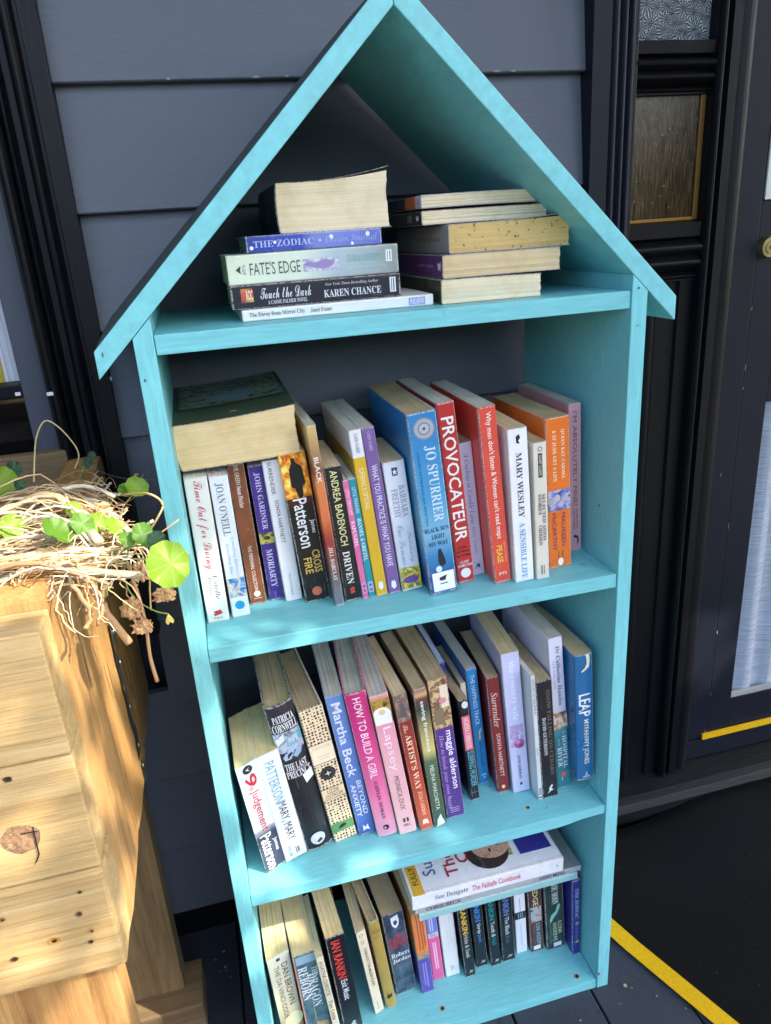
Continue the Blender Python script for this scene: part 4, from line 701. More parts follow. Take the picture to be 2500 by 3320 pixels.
S4 = [
 (-0.2385, .0470, .0330, .112, .1745, -2.4, 1, 0, cv((0, (226, 220, 200)), (.65, (222, 206, 172)), (.85, (190, 140, 80)), interp='LINEAR'), 'gold', [('P', .035, .065, .40, .56, (44, 48, 80)), ('V', 'DAN BROWN', .11, .60, .70, .28, (50, 46, 42)), ('V', 'THE DA VINCI CODE', .11, .72, .34, .22, (96, 86, 70)), ('E', .78, .62, .42, 1.1, (240, 226, 180)), ('P', .74, .90, .54, .72, 'amulet')], 'cream paperback with tall thin brown letters, leftmost of the bottom shelf', {'skew': .28}),
 (-0.2030, .0440, .0355, .112, .1720, -2.3, 3, 0, cv((92, 124, 136), mottle=((60, 88, 104), 60)), 'gold', [('P', .0, 1.0, .0, .07, (196, 140, 120)), ('P', .02, .11, .10, .97, (150, 180, 196)), ('V', 'THE', .17, .28, .78, .22, (230, 236, 238), 'B'), ('V', 'DRAGON', .24, .64, .66, .38, (230, 236, 238), 'B'), ('V', 'REBORN', .14, .53, .30, .38, (230, 236, 238), 'B'), ('P', .12, .26, .88, .90, (190, 196, 90)), ('P', .56, .80, .46, .48, (190, 196, 90)), ('E', .88, .6, .36, .8, 'knot')], 'blue grey fantasy paperback with bold white serif capitals', {}),
 (-0.1640, .0320, .0105, .112, .1740, -4.5, 2, 0, cv((226, 216, 188)), 'tan', [('V', 'AGATHA CHRISTIE', .05, .46, .5, .56, (90, 78, 60)), ('V', 'Ten Little', .52, .76, .5, .56, (90, 78, 60), 'b')], 'narrow cream crime paperback pressed against the black one', {}),
 (-0.1485, .0370, .0280, .130, .1985, -3.6, 4, 0, cv((22, 24, 34)), 'gold', [('V', 'IAN RANKIN', .045, .43, .46, .46, (222, 74, 58), 'h'), ('V', 'Exit Music', .45, .66, .5, .34, (216, 222, 228), 'b'), ('G', [(.4, .93), (.55, .90), (.7, .91), (.62, .93), (.72, .95), (.5, .955)], (170, 174, 180))], 'large black crime paperback with red and white lettering on the bottom shelf', {'flare': .012}),
 (-0.0985, .0501, .0150, .112, .1765, -5.6, 1, 0, cv((224, 214, 186)), 'tan', [('E', .05, .46, .22, 1, (110, 100, 84)), ('E', .05, .46, .16, 1, (224, 214, 186)), ('P', .10, .15, .3, .36, (120, 110, 94)), ('P', .10, .15, .5, .56, (120, 110, 94)), ('V', 'CHEKHOV THE MAJOR PLAYS', .20, .66, .5, .38, (50, 46, 40), 'b'), ('P', .86, .96, .44, .54, (186, 176, 152))], 'slim cream play book next to the mustard hardback', {'skew': .3}),
 (-0.0790, .0543, .0165, .125, .1885, -5.2, 6, 0, cv((172, 148, 74)), 'brown', [('H', 'LITTLE', .085, .105, .2, .84, (120, 98, 40)), ('P', .118, .126, .12, .9, (130, 108, 48)), ('P', .150, .154, .3, .7, (130, 108, 48)), ('P', .172, .180, .2, .84, (130, 108, 48)), ('G', [(.2, .87), (.35, .84), (.3, .83), (.45, .835), (.5, .86), (.66, .835), (.75, .85), (.7, .88), (.55, .87), (.4, .89)], (50, 40, 20))], 'mustard cloth hardback with dark figures near its foot', {'hard': True, 'bulge': .001}),
 (-0.0585, .0704, .0335, .112, .1720, -4.6, 4, 0, cv((44, 58, 80), mottle=((84, 106, 126), 46)), 'brown', [('G', [(.36, .05), (.72, .03), (.74, .10), (.70, .15), (.56, .185), (.42, .16), (.37, .12)], (226, 230, 232)), ('G', [(.46, .10), (.6, .09), (.66, .12), (.56, .15), (.48, .14)], (60, 70, 86)), ('H', 'THE', .255, .29, .34, .80, (196, 56, 62), 'B'), ('H', 'GREAT', .315, .36, .10, .96, (196, 56, 62), 'B'), ('H', 'HUNT', .375, .42, .12, .94, (196, 56, 62), 'B'), ('P', .298, .304, .1, .95, (196, 56, 62)), ('P', .364, .369, .1, .95, (196, 56, 62)), ('H', 'Robert', .475, .530, .08, .96, (232, 236, 238), 'B'), ('H', 'Jordan', .545, .60, .10, .97, (232, 236, 238), 'B')], 'dark mottled navy fantasy paperback with a white shield', {}),
 (-0.0195, .0603, .0200, .112, .1730, -3.4, 3, 0, cv((0, (228, 134, 66)), (.50, (96, 150, 150)), (.57, (90, 78, 168))), 'tan', [('P', .04, .46, .30, .38, (150, 70, 90)), ('P', .08, .46, .52, .66, (190, 100, 40)), ('P', .06, .42, .74, .82, (150, 70, 90)), ('P', .505, .56, .05, .95, 'knot'), ('P', .62, .90, .32, .40, (150, 150, 214)), ('P', .62, .93, .52, .62, (150, 150, 214))], 'orange and violet paperback on the bottom shelf', {}),
 (0.0035, .0759, .0190, .112, .1730, -3.6, 1, 0, cv((0, (112, 128, 206)), (.40, (150, 150, 214)), (.46, (222, 96, 154))), 'tan', [('P', .2, .38, .3, .4, (200, 206, 236)), ('P', .2, .38, .5, .6, (200, 206, 236)), ('P', .40, .46, .1, .9, 'dancer'), ('P', .52, .86, .36, .46, (246, 206, 224)), ('P', .52, .86, .54, .64, (246, 206, 224))], 'pink and blue paperback on the bottom shelf', {}),
 (0.0248, .0755, .0240, .112, .1730, -3.3, 0, 0, cv((224, 228, 228)), 'pale', [('P', .24, .60, .62, .68, (210, 214, 218)), ('P', .30, .66, .40, .45, (210, 214, 218)), ('P', .86, .93, .42, .5, (170, 174, 180)), ('P', .88, .92, .56, .62, (170, 174, 180))], 'plain white paperback on the bottom shelf between pink and black', {}),
 (0.0552, .0660, .0165, .112, .1740, -4.0, 0, 0, cv((20, 24, 32)), 'grey', [('V', 'RANKIN', .13, .455, .5, .56, (232, 196, 84), 'h'), ('V', 'Hide & Seek', .47, .76, .5, .42, (206, 204, 190), 'b'), ('G', [(.3, .965), (.5, .93), (.46, .915), (.66, .93), (.8, .92), (.7, .955), (.5, .95)], (160, 166, 172))], 'slim black crime paperback with yellow capitals', {}),
 (0.0785, .0763, .0185, .112, .1740, -3.8, 0, 0, cv((20, 24, 32)), 'grey', [('V', 'RANKIN', .13, .42, .5, .50, (70, 150, 226), 'h'), ('V', 'Strip', .45, .575, .5, .38, (214, 222, 228), 'b'), ('V', 'Jack', .585, .69, .5, .38, (70, 140, 210), 'b'), ('G', [(.3, .965), (.5, .93), (.46, .915), (.66, .93), (.8, .92), (.7, .955), (.5, .95)], (160, 166, 172))], 'slim black crime paperback with bright blue capitals', {}),
 (0.1014, .0715, .0165, .112, .1740, -3.7, 0, 0, cv((20, 24, 32)), 'grey', [('V', 'RANKIN', .13, .42, .5, .54, (34, 156, 156), 'h'), ('V', 'Tooth &', .44, .63, .5, .42, (214, 222, 222), 'b'), ('V', 'Nail', .645, .73, .5, .42, (34, 146, 150), 'b'), ('G', [(.3, .965), (.5, .93), (.46, .915), (.66, .93), (.8, .92), (.7, .955), (.5, .95)], (160, 166, 172))], 'slim black crime paperback with sea green capitals', {}),
 (0.1218, .0729, .0215, .112, .1740, -2.6, 0, 0, cv((20, 24, 32)), 'grey', [('V', 'RANKIN', .13, .42, .5, .46, (112, 138, 196), 'h'), ('V', 'The Black', .44, .665, .5, .34, (206, 212, 220), 'b'), ('V', 'Book', .68, .77, .5, .34, (96, 104, 124), 'b'), ('G', [(.3, .965), (.5, .93), (.46, .915), (.66, .93), (.8, .92), (.7, .955), (.5, .95)], (160, 166, 172))], 'black crime paperback with slate blue capitals', {}),
 (0.1490, .0800, .0190, .112, .1720, -2.4, 0, 0, cv((0, (232, 234, 240)), (.47, (24, 30, 40)), (.56, (226, 230, 238))), 'white', [('P', .30, .47, .48, .52, (90, 94, 104)), ('P', .485, .545, .30, .36, (150, 190, 210)), ('P', .485, .545, .48, .54, (150, 190, 210)), ('P', .485, .545, .64, .70, (150, 190, 210)), ('P', .62, .90, .4, .56, (206, 212, 226))], 'white paperback with a black belt across its spine', {}),
 (0.1725, .0747, .0225, .112, .1735, -3.0, 0, 0, cv((78, 48, 44)), 'tan', [('V', 'EDGE', .20, .42, .52, .40, (222, 214, 160), 'b'), ('P', .43, .62, .10, .92, 'fantasy'), ('V', 'ILONA ANDREWS', .64, .92, .62, .34, (150, 190, 202), 'b'), ('V', 'NEW YORK TIMES BESTSELLING AUTHOR', .60, .90, .30, .14, (160, 120, 110)), ('P', .925, .975, .20, .74, (232, 234, 236))], 'dark brown fantasy paperback with a small white label at its foot', {}),
 (0.1988, .0703, .0325, .112, .1735, -3.2, 0, 0, cv((38, 52, 48), mottle=((54, 74, 66), 30)), 'tan', [('V', 'BAYOU MOON', .12, .43, .54, .34, (226, 234, 228), 'B'), ('G', [(.2, .62), (.3, .56), (.55, .52), (.62, .46), (.72, .44), (.8, .45), (.74, .50), (.6, .56), (.42, .60), (.26, .66)], (140, 206, 182)), ('V', 'ILONA', .66, .82, .74, .22, (206, 214, 170), 'b'), ('V', 'ANDREWS', .66, .90, .46, .22, (206, 214, 170), 'b'), ('V', 'NEW YORK TIMES BESTSELLING AUTHOR', .64, .92, .22, .10, (130, 150, 130)), ('P', .925, .975, .36, .78, (232, 234, 236))], 'dark green fantasy paperback with a pale green swirl', {}),
 (0.2345, .0511, .0125, .112, .1590, -1.6, 0, 0, cv((46, 46, 136), mottle=((60, 60, 150), 30)), 'grey', [('V', 'THE ZODIAC', .10, .50, .56, .44, (206, 206, 230), 'B'), ('V', 'Address', .55, .80, .56, .40, (150, 150, 200), 'I'), ('G', [(.3, .57), (.6, .545), (.9, .57), (.6, .585)], (226, 180, 70)), ('G', [(.2, .83), (.7, .805), (.9, .83), (.5, .84)], (226, 180, 70))], 'slim royal blue book standing by the right upright of the bottom shelf', {'hard': True}),
]
COOK = [('V', 'Sue Dengate', .145, .36, .52, .44, (110, 114, 124), 'B'), ('V', 'The Failsafe Cookbook', .385, .71, .52, .42, (206, 96, 96), 'b'), ('G', [(.4, .955), (.6, .95), (.6, .965), (.4, .96)], (170, 170, 180)),
        ('CP', .0, 1, .915, .985, (222, 172, 60)), ('C', 'FULLY UPDATED', .10, .62, .932, .968, (70, 56, 30), 'b'), ('C', 'Sue Dengate', .16, .95, .78, .885, (74, 92, 140)),
        ('C', 'The', .10, .36, .665, .745, (176, 40, 64), 'h'), ('C', 'Failsafe', .40, .98, .665, .745, (176, 40, 64), 'h'), ('C', 'Cookbook', .20, .99, .570, .650, (176, 40, 64), 'h'), ('C', 'Reducing food chemicals', .10, .85, .485, .515, (96, 100, 112), 'b'),
        ('CE', .27, .440, .036, .034, 'hair'), ('CE', .31, .405, .025, .030, 'skin', 1.8), ('CE', .37, .425, .0036, .0020, (70, 50, 42), 2.1), ('CE', .26, .420, .0036, .0020, (70, 50, 42), 2.1), ('CE', .315, .360, .0052, .0026, (150, 90, 80), 2.1), ('CP', .16, .72, .285, .335, 'sandwich'),
        ('CP', .14, 1.0, .030, .245, (54, 52, 140)), ('CP', .45, .75, .042, .050, (150, 150, 206)), ('CP', .45, .68, .058, .066, (150, 150, 206))]

TOPL = [ # lying with the spine to the front: x of the tail end, y, z, thickness, depth, length, yaw
 (0.0385, .0420, ZA + .0003, .0115, .130, .2015, 0.0, cv((234, 232, 226)), 'pale', [('V', 'The Envoy from Mirror City', .035, .315, .52, .46, (96, 92, 84), 'B'), ('V', 'Janet Frame', .345, .455, .52, .42, (120, 116, 106), 'B'), ('P', .865, .955, .16, .84, (150, 160, 206)), ('V', 'PALADIN', .873, .948, .5, .50, (232, 232, 240), 'B')], 'white paperback at the bottom of the pile under the roof', {}),
 (0.0040, .0450, ZA + .0122, .0232, .112, .1752, -.9, cv((36, 34, 44)), 'tan', [('P', .055, .125, .30, .86, 'roc'), ('V', 'ROC', .085, .122, .58, .40, (250, 236, 200), 'h'), ('V', 'Touch the Dark', .165, .46, .60, .46, (226, 226, 230), 'S'), ('V', 'A CASSIE PALMER NOVEL', .205, .435, .22, .17, (216, 216, 220), 'B'), ('V', 'New York Times Bestselling Author', .545, .865, .76, .16, (216, 216, 220), 'I'), ('V', 'KAREN CHANCE', .535, .88, .38, .32, (222, 222, 226), 'B'), ('P', .935, .972, .22, .86, (224, 226, 226)), ('P', .944, .949, .26, .82, (90, 90, 94)), ('P', .956, .963, .26, .82, (90, 90, 94))], 'black paperback with white title lying in the pile under the roof', {}),
 (0.0045, .0500, ZA + .0357, .0288, .112, .1760, .4, cv((0, (226, 234, 206)), (.42, (216, 224, 206)), (.62, (176, 192, 196)), (.85, (158, 172, 172)), (1, (140, 150, 140)), interp='LINEAR'), 'tan', [('G', [(.5, .045), (.36, .075), (.46, .07), (.64, .075)], (60, 66, 70)), ('V', 'ACE', .082, .102, .5, .34, (150, 156, 160), 'b'), ('V', "FATE'S EDGE", .125, .415, .50, .42, (84, 92, 80)), ('P', .43, .64, .28, .70, 'dancer'), ('G', [(.52, .43), (.62, .46), (.56, .5), (.66, .56), (.58, .62), (.42, .6), (.34, .55), (.4, .5)], (150, 132, 176)), ('V', 'ILONA ANDREWS', .69, .90, .62, .24, (120, 176, 182), 'I'), ('V', 'New York Times Bestselling Author', .69, .92, .30, .12, (196, 206, 206), 'I'), ('P', .925, .962, .42, .82, (228, 232, 232)), ('P', .934, .938, .46, .78, (120, 124, 124)), ('P', .948, .954, .46, .78, (120, 124, 124))], 'pale green paperback lying between the black and the blue books', {}),
 (-0.0107, .0550, ZA + .0649, .0160, .120, .1390, .8, cv((0, (62, 78, 168)), (.4, (72, 86, 176)), (.5, (132, 142, 206)), (1, (108, 120, 196)), interp='LINEAR', rough=.25), 'grey', [('V', 'THE ZODIAC', .05, .49, .50, .40, (170, 184, 226), 'B'), ('E', .535, .5, .08, 1, (190, 200, 232)), ('V', 'Dream Journal', .57, .965, .52, .40, (160, 174, 224), 'I'), ('E', .035, .30, .12, 1, WHT), ('E', .205, .56, .10, 1, WHT), ('E', .62, .66, .14, 1, WHT), ('E', .775, .18, .10, 1, WHT), ('E', .895, .70, .14, 1, WHT)], 'small shiny blue book lying under the fat dark book', {'hard': True}),
]
SIDE = [ # lying with the page edges to the front and the spine to the left: x of the spine, y, z, thickness, width, length, yaw
 (-0.1140, .0600, ZA + .0812, .0475, .1160, .175, 0.0, cv((24, 26, 34)), 'cream', 'fat dark paperback showing its pages, on top of the left pile', {'flare': .006, 'bulge': .002, 'warp': .010}),
 (0.0455, .0350, ZA + .0003, .0252, .1140, .175, -1.0, cv((64, 66, 42), mottle=((40, 44, 30), 40)), 'cream', 'thick paperback with a dark olive spine at the bottom of the right pile', {'warp': -.002}),
 (0.0495, .0400, ZA + .0258, .0240, .1350, .200, -.5, cv((92, 52, 104)), 'tan', 'paperback with a purple spine second from the bottom of the right pile', {}),
 (0.0592, .0450, ZA + .0501, .0292, .1395, .200, 0.4, cv((150, 148, 146)), 'foxed', 'foxed old book with a grey spine in the middle of the right pile', {'flare': .004, 'warp': .003}),
 (0.0352, .0600, ZA + .0800, .0142, .1445, .210, 1.0, cv((26, 26, 30)), 'cream', 'paperback with a black spine second from the top of the right pile', {}),
 (0.0368, .0650, ZA + .0965, .0132, .1350, .200, 1.6, cv((0, (34, 40, 66)), (.72, (176, 92, 46)), (.9, (176, 168, 190))), 'cream', 'paperback with an orange and mauve spine on top of the right pile', {}),
]
SIDE_MARKS = {3: [('P', .45, .62, .42, .56, (126, 124, 122)), ('P', .66, .86, .42, .56, (126, 124, 122))], 2: [('P', .55, .68, .44, .56, (140, 100, 150)), ('P', .71, .84, .44, .56, (140, 100, 150)), ('G', [(.3, .93), (.7, .92), (.62, .95), (.7, .98), (.3, .97), (.4, .95)], (214, 200, 214))], 4: [('P', .76, .84, .25, .75, (96, 96, 96)), ('G', [(.3, .92), (.6, .91), (.7, .95), (.4, .96)], (190, 190, 190)), ('E', .62, .5, .3, 1, (80, 80, 84))], 5: [('P', .945, .95, .2, .8, (90, 80, 100))]}
keys = set()
for tab in (S2, S3, S4):
    for r_ in tab:
        for q in r_[10]:
            if q[0] in 'VHC' and q[0] != 'CP': keys.add((q[1], q[7] if (q[0] == 'V' and len(q) > 7) else (q[7] if len(q) > 7 else '')))
for ml in [r_[9] for r_ in TOPL] + [COOK] + list(SIDE_MARKS.values()) + [[('V', 'CHRIS BECK', 0, 0, 0, 0, 0, 'h'), ('V', 'DAVID MEDIA', 0, 0, 0, 0, 0, 'h'), ('V', 'Tigers', 0, 0, 0, 0, 0, 'h'), ('V', 'LEAP', 0, 0, 0, 0, 0, 'h'), ('V', 'MYFANWY JONES', 0, 0, 0, 0, 0, 'h')]]:
    for q in ml:
        if q[0] in ('V', 'H', 'C'): keys.add((q[1], q[7] if len(q) > 7 else ''))
prepare_text(sorted(keys))
for tab, zs, where in ((S2, ZB, 0), (S3, ZC, 0), (S4, ZD, 0)):
    for (x_, y_, T, D, H, ln_, yw, bd, cov, pg, mk, lab, ex) in tab:
        book((x_, y_, zs + 0.0004), T, min(D, 0.268 - y_), H, cov, pg, marks=mk, lean=ln_, yaw=yw, bend=bd, label=lab, **ex)
# blue book wedged clear of the shelf between its neighbour and the upright
book((0.2195, .0293, 0.4083), .0268, .165, .2080, cv((36, 106, 156), rough=.3), 'brown', lean=-2.9, label='blue book with white block capitals wedged against the right upright', bulge=.0022, bend=-.012,
     marks=[('V', 'LEAP', .30, .475, .48, .64, (232, 236, 236), 'h'), ('V', 'MYFANWY JONES', .50, .865, .5, .36, (226, 226, 210), 'h'), ('G', [(.55, .0), (.78, .0), (.80, .05), (.74, .10), (.5, .12), (.34, .13), (.32, .12), (.5, .10), (.62, .07), (.6, .03)], (236, 222, 190)), ('P', .03, .04, .66, .78, (90, 70, 50)), ('P', .06, .068, .66, .79, (90, 70, 50)), ('G', [(.4, .965), (.5, .925), (.6, .965), (.56, .965), (.5, .945), (.46, .965)], (190, 206, 216)), ('P', .968, .976, .3, .7, (190, 206, 216))])
for (x_, y_, z_, T, D, H, yw, cov, pg, mk, lab, ex) in TOPL:
    book((x_, y_, z_), T, D, H, cov, pg, pose='flat', yaw=yw, marks=mk, label=lab, **ex)
for i, (x_, y_, z_, T, D, H, yw, cov, pg, lab, ex) in enumerate(SIDE):
    book((x_, y_, z_), T, D, H, cov, pg, pose='side', yaw=yw, marks=SIDE_MARKS.get(i, ()), label=lab, **ex)
# fat book lying across the tops of the first paperbacks on the second shelf
book((-0.2480, .0730, 0.9238), .0525, .1335, .190, cv((30, 40, 66), mottle=((52, 74, 72), 12)), 'gold', pose='side', lean=-2.1, tilt=2.2, label='fat book with dark pictured cover lying across the tops of paperbacks', bulge=.004, bend=-.001, warp=.007,
     marks=[('CP', .06, .97, .34, .985, 'village'), ('CP', .0, 1.0, .0, .30, (74, 84, 62)), ('CP', .14, .80, .84, .88, (96, 104, 120)), ('CP', .20, .86, .73, .77, (84, 92, 110)), ('CE', .52, .52, .03, .022, (120, 140, 150), 2.0), ('CE', .50, .11, .004, .003, (170, 176, 170), 2.0)])
# three large books lying on the tops of the bottom shelf's paperbacks
book((0.2315, .0400, 0.2088), .0125, .170, .2530, cv((146, 196, 196)), 'white', pose='flat', lean=.3, hard=True, label='pale sea green hardback lying lowest of three flat books', marks=[])
book((0.2375, .0420, 0.2220), .0105, .200, .2640, cv((168, 174, 178), rough=.28), 'white', pose='flat', lean=.3, label='silver grey book lying under the white cookbook', marks=[('V', 'CHRIS BECK', .06, .27, .5, .60, (44, 46, 50), 'h'), ('V', 'DAVID MEDIA', .74, .90, .5, .60, (44, 46, 50), 'h'), ('CP', .0, 1.0, .0, .22, (120, 130, 128))])
book((0.2070, .0400, 0.2332), .0262, .180, .2380, cv((232, 233, 238), rough=.25), 'pale', pose='flat', lean=.3, label='white cookbook with a woman eating on its cover, topmost of three flat books', marks=COOK)
# ------------------------------------------------------------------ wooden planter
pl = empty('wooden_planter', (-0.60, 0.04, FZ), 'rough pine planter box on legs at the left of the book shelf', 'planter')
for z0_, z1_, y0_, x1_ in ((0.7872, 0.897, -0.2050, -0.3550), (0.6722, 0.7856, -0.2062, -0.3542), (0.560, 0.6704, -0.2095, -0.3525)):
    bm = bm_box(-1.30, x1_, y0_, -0.166, z0_, z1_, 0.0016 if z0_ > .6 else 0.0040, 2)
    obj('front_board', bm, M['pine'], pl)
for y0_, y1_, xo in ((-0.1655, -0.030, -0.3545), (-0.0292, 0.122, -0.3538), (0.1228, 0.276, -0.3550)):
    bm = bmesh.new(); nz = 16; ny = 5; Vv = {}
    for j in range(nz + 1):
        for i in range(ny + 1):
            y_ = y0_ + (y1_ - y0_) * i / ny; z_ = 0.548 + 0.357 * j / nz
            e = 0.0 if 0 < i < ny else -0.0018
            Vv[i, j] = bm.verts.new((xo + e + 0.0012 * math.sin(9 * y_ + 14 * z_) + random.uniform(-.0006, .0006), y_, z_ + (random.uniform(-.004, .003) if j == nz else 0)))
    for j in range(nz):
        for i in range(ny): bm.faces.new((Vv[i, j], Vv[i + 1, j], Vv[i + 1, j + 1], Vv[i, j + 1]))
    g = bmesh.ops.extrude_face_region(bm, geom=list(bm.faces))
    for e_ in g['geom']:
        if isinstance(e_, bmesh.types.BMVert): e_.co.x = -0.394
    obj('end_board', bm, M['pine_v'], pl)
box('back_board', -1.30, -0.3955, 0.2625, 0.2815, 0.70, 0.9185, M['pine_greyx'], pl, 0.002)
box('back_board', -1.30, -0.3955, 0.2625, 0.2815, 0.55, 0.698, M['pine_greyx'], pl, 0.002)
box('soil', -1.28, -0.3945, -0.165, 0.262, 0.60, 0.862, M['soil'], pl)
box('front_leg', -0.560, -0.3680, -0.196, -0.158, FZ, 0.5595, M['pine_v'], pl, 0.003)
box('back_leg', -0.505, -0.3785, 0.152, 0.192, 0.0715, 0.5475, M['pine_grey'], pl, 0.002)
tag(box('timber_block', -0.62, -0.3515, 0.118, 0.200, FZ + 0.001, 0.0705, M['pine_greyx'], None, 0.003), 'weathered timber block on the floor under the planter leg', 'block')
# nails, knot and the galvanised strap
for i, (x_, z_, r_, c_) in enumerate(((-0.4036, 0.777, .0034, 0), (-0.3798, 0.6308, .0030, 1), (-0.438, 0.5999, .0032, 0), (-0.3747, 0.654, .0022, 1), (-0.4044, 0.6085, .0046, 2), (-0.374, 0.609, .0026, 2), (-0.3768, 0.5975, .0024, 0), (-0.4375, 0.6446, .0028, 2))):
    yb = -0.2066 if z_ > 0.6715 else -0.2102
    b = bmesh.new(); vs = [b.verts.new((x_ + r_ * math.cos(k * .5236) * random.uniform(.8, 1.15), yb - 0.0006, z_ + r_ * .85 * math.sin(k * .5236) * random.uniform(.8, 1.15))) for k in range(12)]
    ctr = b.verts.new((x_, yb + 0.0005, z_ + r_ * .2))
    for k in range(12): b.faces.new((vs[k], vs[(k + 1) % 12], ctr))
    nl = obj('nail_hole', b, flatc(((86, 62, 40), (120, 92, 66), (176, 128, 58))[c_], 0.8), pl)
    b = bmesh.new(); vs = [b.verts.new((x_ + .0004 + r_ * .5 * math.cos(k * .7854), yb - 0.0011, z_ + r_ * .12 + r_ * .36 * math.sin(k * .7854))) for k in range(8)]; b.faces.new(vs); obj('nail', b, flatc((26, 22, 20), 0.5), nl)
b = bmesh.new(); n_ = 18; ring = []
for rr_ in (1.0, .72, .4):
    ring.append([b.verts.new((-0.4072 + .0150 * rr_ * math.cos(k * 2 * math.pi / n_) * random.uniform(.9, 1.08), -0.2066 - .0006 * (1 - rr_), 0.7178 + .0145 * rr_ * math.sin(k * 2 * math.pi / n_) * random.uniform(.9, 1.08))) for k in range(n_)])
for A, B_ in zip(ring, ring[1:]):
    for k in range(n_): b.faces.new((A[k], A[(k + 1) % n_], B_[(k + 1) % n_], B_[k]))
b.faces.new(ring[-1]); kn = obj('knot', b, M['knot'], pl)
for pts in (((-0.4062, 0.7245), (-0.3925, 0.7235), (-0.3925, 0.7228), (-0.4062, 0.7232)), ((-0.3965, 0.728), (-0.3955, 0.728), (-0.3965, 0.700), (-0.3995, 0.694), (-0.4030, 0.690), (-0.4005, 0.6945), (-0.3978, 0.700))):
    b = bmesh.new(); b.faces.new([b.verts.new((x_, -0.2080, z_)) for x_, z_ in pts]); obj('crack', b, M['hole'], kn)
b = bmesh.new(); pv = None
for k in range(23):
    z_ = 0.768 - 0.222 * k / 22; yo = 0.052 + 0.008 * (k / 22) + 0.0015 * math.sin(k * 1.3); xo = -0.3518 + 0.0012 * math.sin(k * 0.9) + 0.0006 * math.sin(k * 2.6)
    wv = 0.0075 if k else 0.004
    a = b.verts.new((xo, yo - wv, z_)); c_ = b.verts.new((xo + .0004, yo + wv, z_))
    if pv: b.faces.new((pv[0], pv[1], c_, a))
    pv = (a, c_)
st = obj('strap', b, M['steel'], pl, True)
for z_ in (0.755, 0.715, 0.655, 0.60, 0.57):
    b = bmesh.new(); bmesh.ops.create_uvsphere(b, u_segments=10, v_segments=6, radius=0.0042); bmesh.ops.scale(b, verts=b.verts, vec=(.45, 1, 1)); bmesh.ops.translate(b, verts=b.verts, vec=(-0.3500, 0.055, z_)); obj('nail', b, M['steel'], st, True)
# long splits and loose splinters in the end boards
for (y_, z1_, z0_, w_) in ((-.060, .90, .835, .0040), (-.035, .905, .86, .0022), (.010, .895, .80, .0030), (.052, .905, .83, .0036), (.092, .89, .80, .0026), (-.105, .83, .76, .0022), (-.012, .76, .70, .0018), (.10, .70, .62, .002), (-.13, .90, .85, .002)):
    b = bmesh.new(); mz = (z1_ + z0_) / 2
    L_ = [(y_, z1_), (y_ + w_, z1_ * .6 + mz * .4), (y_ + w_ * .9, mz), (y_ + w_ * .3, z0_), (y_ - w_ * .2, mz * .7 + z0_ * .3), (y_ - w_ * .6, mz), (y_ - w_ * .3, z1_ * .7 + mz * .3)]
    b.faces.new([b.verts.new((-0.3512, p[0], p[1])) for p in L_]); obj('split', b, M['hole'], pl)
# ------------------------------------------------------------------ nasturtium in the planter
def leafmat(name, c1, c2, vein):
    mt, n, l, b = newmat(name); ge = coords(n, 'Generated'); co = coords(n)
    mp = n.new('ShaderNodeVectorMath'); mp.operation = 'SUBTRACT'; mp.inputs[1].default_value = (.5, .56, .5); l.new(ge, mp.inputs[0])
    sp = n.new('ShaderNodeSeparateXYZ'); l.new(mp.outputs[0], sp.inputs[0])
    at = n.new('ShaderNodeMath'); at.operation = 'ARCTAN2'; l.new(sp.outputs[1], at.inputs[0]); l.new(sp.outputs[0], at.inputs[1])
    m9 = n.new('ShaderNodeMath'); m9.operation = 'MULTIPLY'; m9.inputs[1].default_value = 4.5; l.new(at.outputs[0], m9.inputs[0])
    si = n.new('ShaderNodeMath'); si.operation = 'SINE'; l.new(m9.outputs[0], si.inputs[0]); ab = n.new('ShaderNodeMath'); ab.operation = 'ABSOLUTE'; l.new(si.outputs[0], ab.inputs[0])
    ln = n.new('ShaderNodeVectorMath'); ln.operation = 'LENGTH'; l.new(mp.outputs[0], ln.inputs[0])
    dv = n.new('ShaderNodeMath'); dv.operation = 'MULTIPLY'; l.new(ab.outputs[0], dv.inputs[0]); l.new(ln.outputs['Value'], dv.inputs[1])
    rv = ramp(n, l, dv.outputs[0], [(0.0, G(.55)), (0.018, G(.26)), (0.05, G(0))])
    t = noise(n, l, co, 90, 4, .6); c = mix(n, l, t.outputs[0], lin(c1), lin(c2)); c = mix(n, l, rv.outputs[0], c, lin(vein))
    l.new(c, b.inputs['Base Color']); b.inputs['Roughness'].default_value = .45
    tr = n.new('ShaderNodeBsdfTranslucent'); l.new(c, tr.inputs[0]); ms = n.new('ShaderNodeMixShader'); ms.inputs[0].default_value = .5
    out = n['Material Output']; l.new(b.outputs[0], ms.inputs[1]); l.new(tr.outputs[0], ms.inputs[2]); l.new(ms.outputs[0], out.inputs[0])
    return mt
LG = leafmat('leaf_lime', (152, 190, 46), (132, 174, 38), (216, 230, 150)); LD = leafmat('leaf_deep', (112, 160, 54), (96, 142, 46), (186, 210, 134)); LB = leafmat('leaf_bluegreen', (66, 108, 72), (54, 92, 62), (140, 176, 140))
STEM = flat('pale_stem', (198, 176, 122), .6); GSTEM = flat('green_stem', (126, 148, 74), .5); TAN = flat('dry_tan', (188, 148, 104), .8); TAN2 = flat('dry_brown', (150, 112, 78), .8)
nast = empty('nasturtium_plant', (-0.36, 0.0, 0.87), 'trailing plant with round green leaves spilling over the planter corner', 'plant')
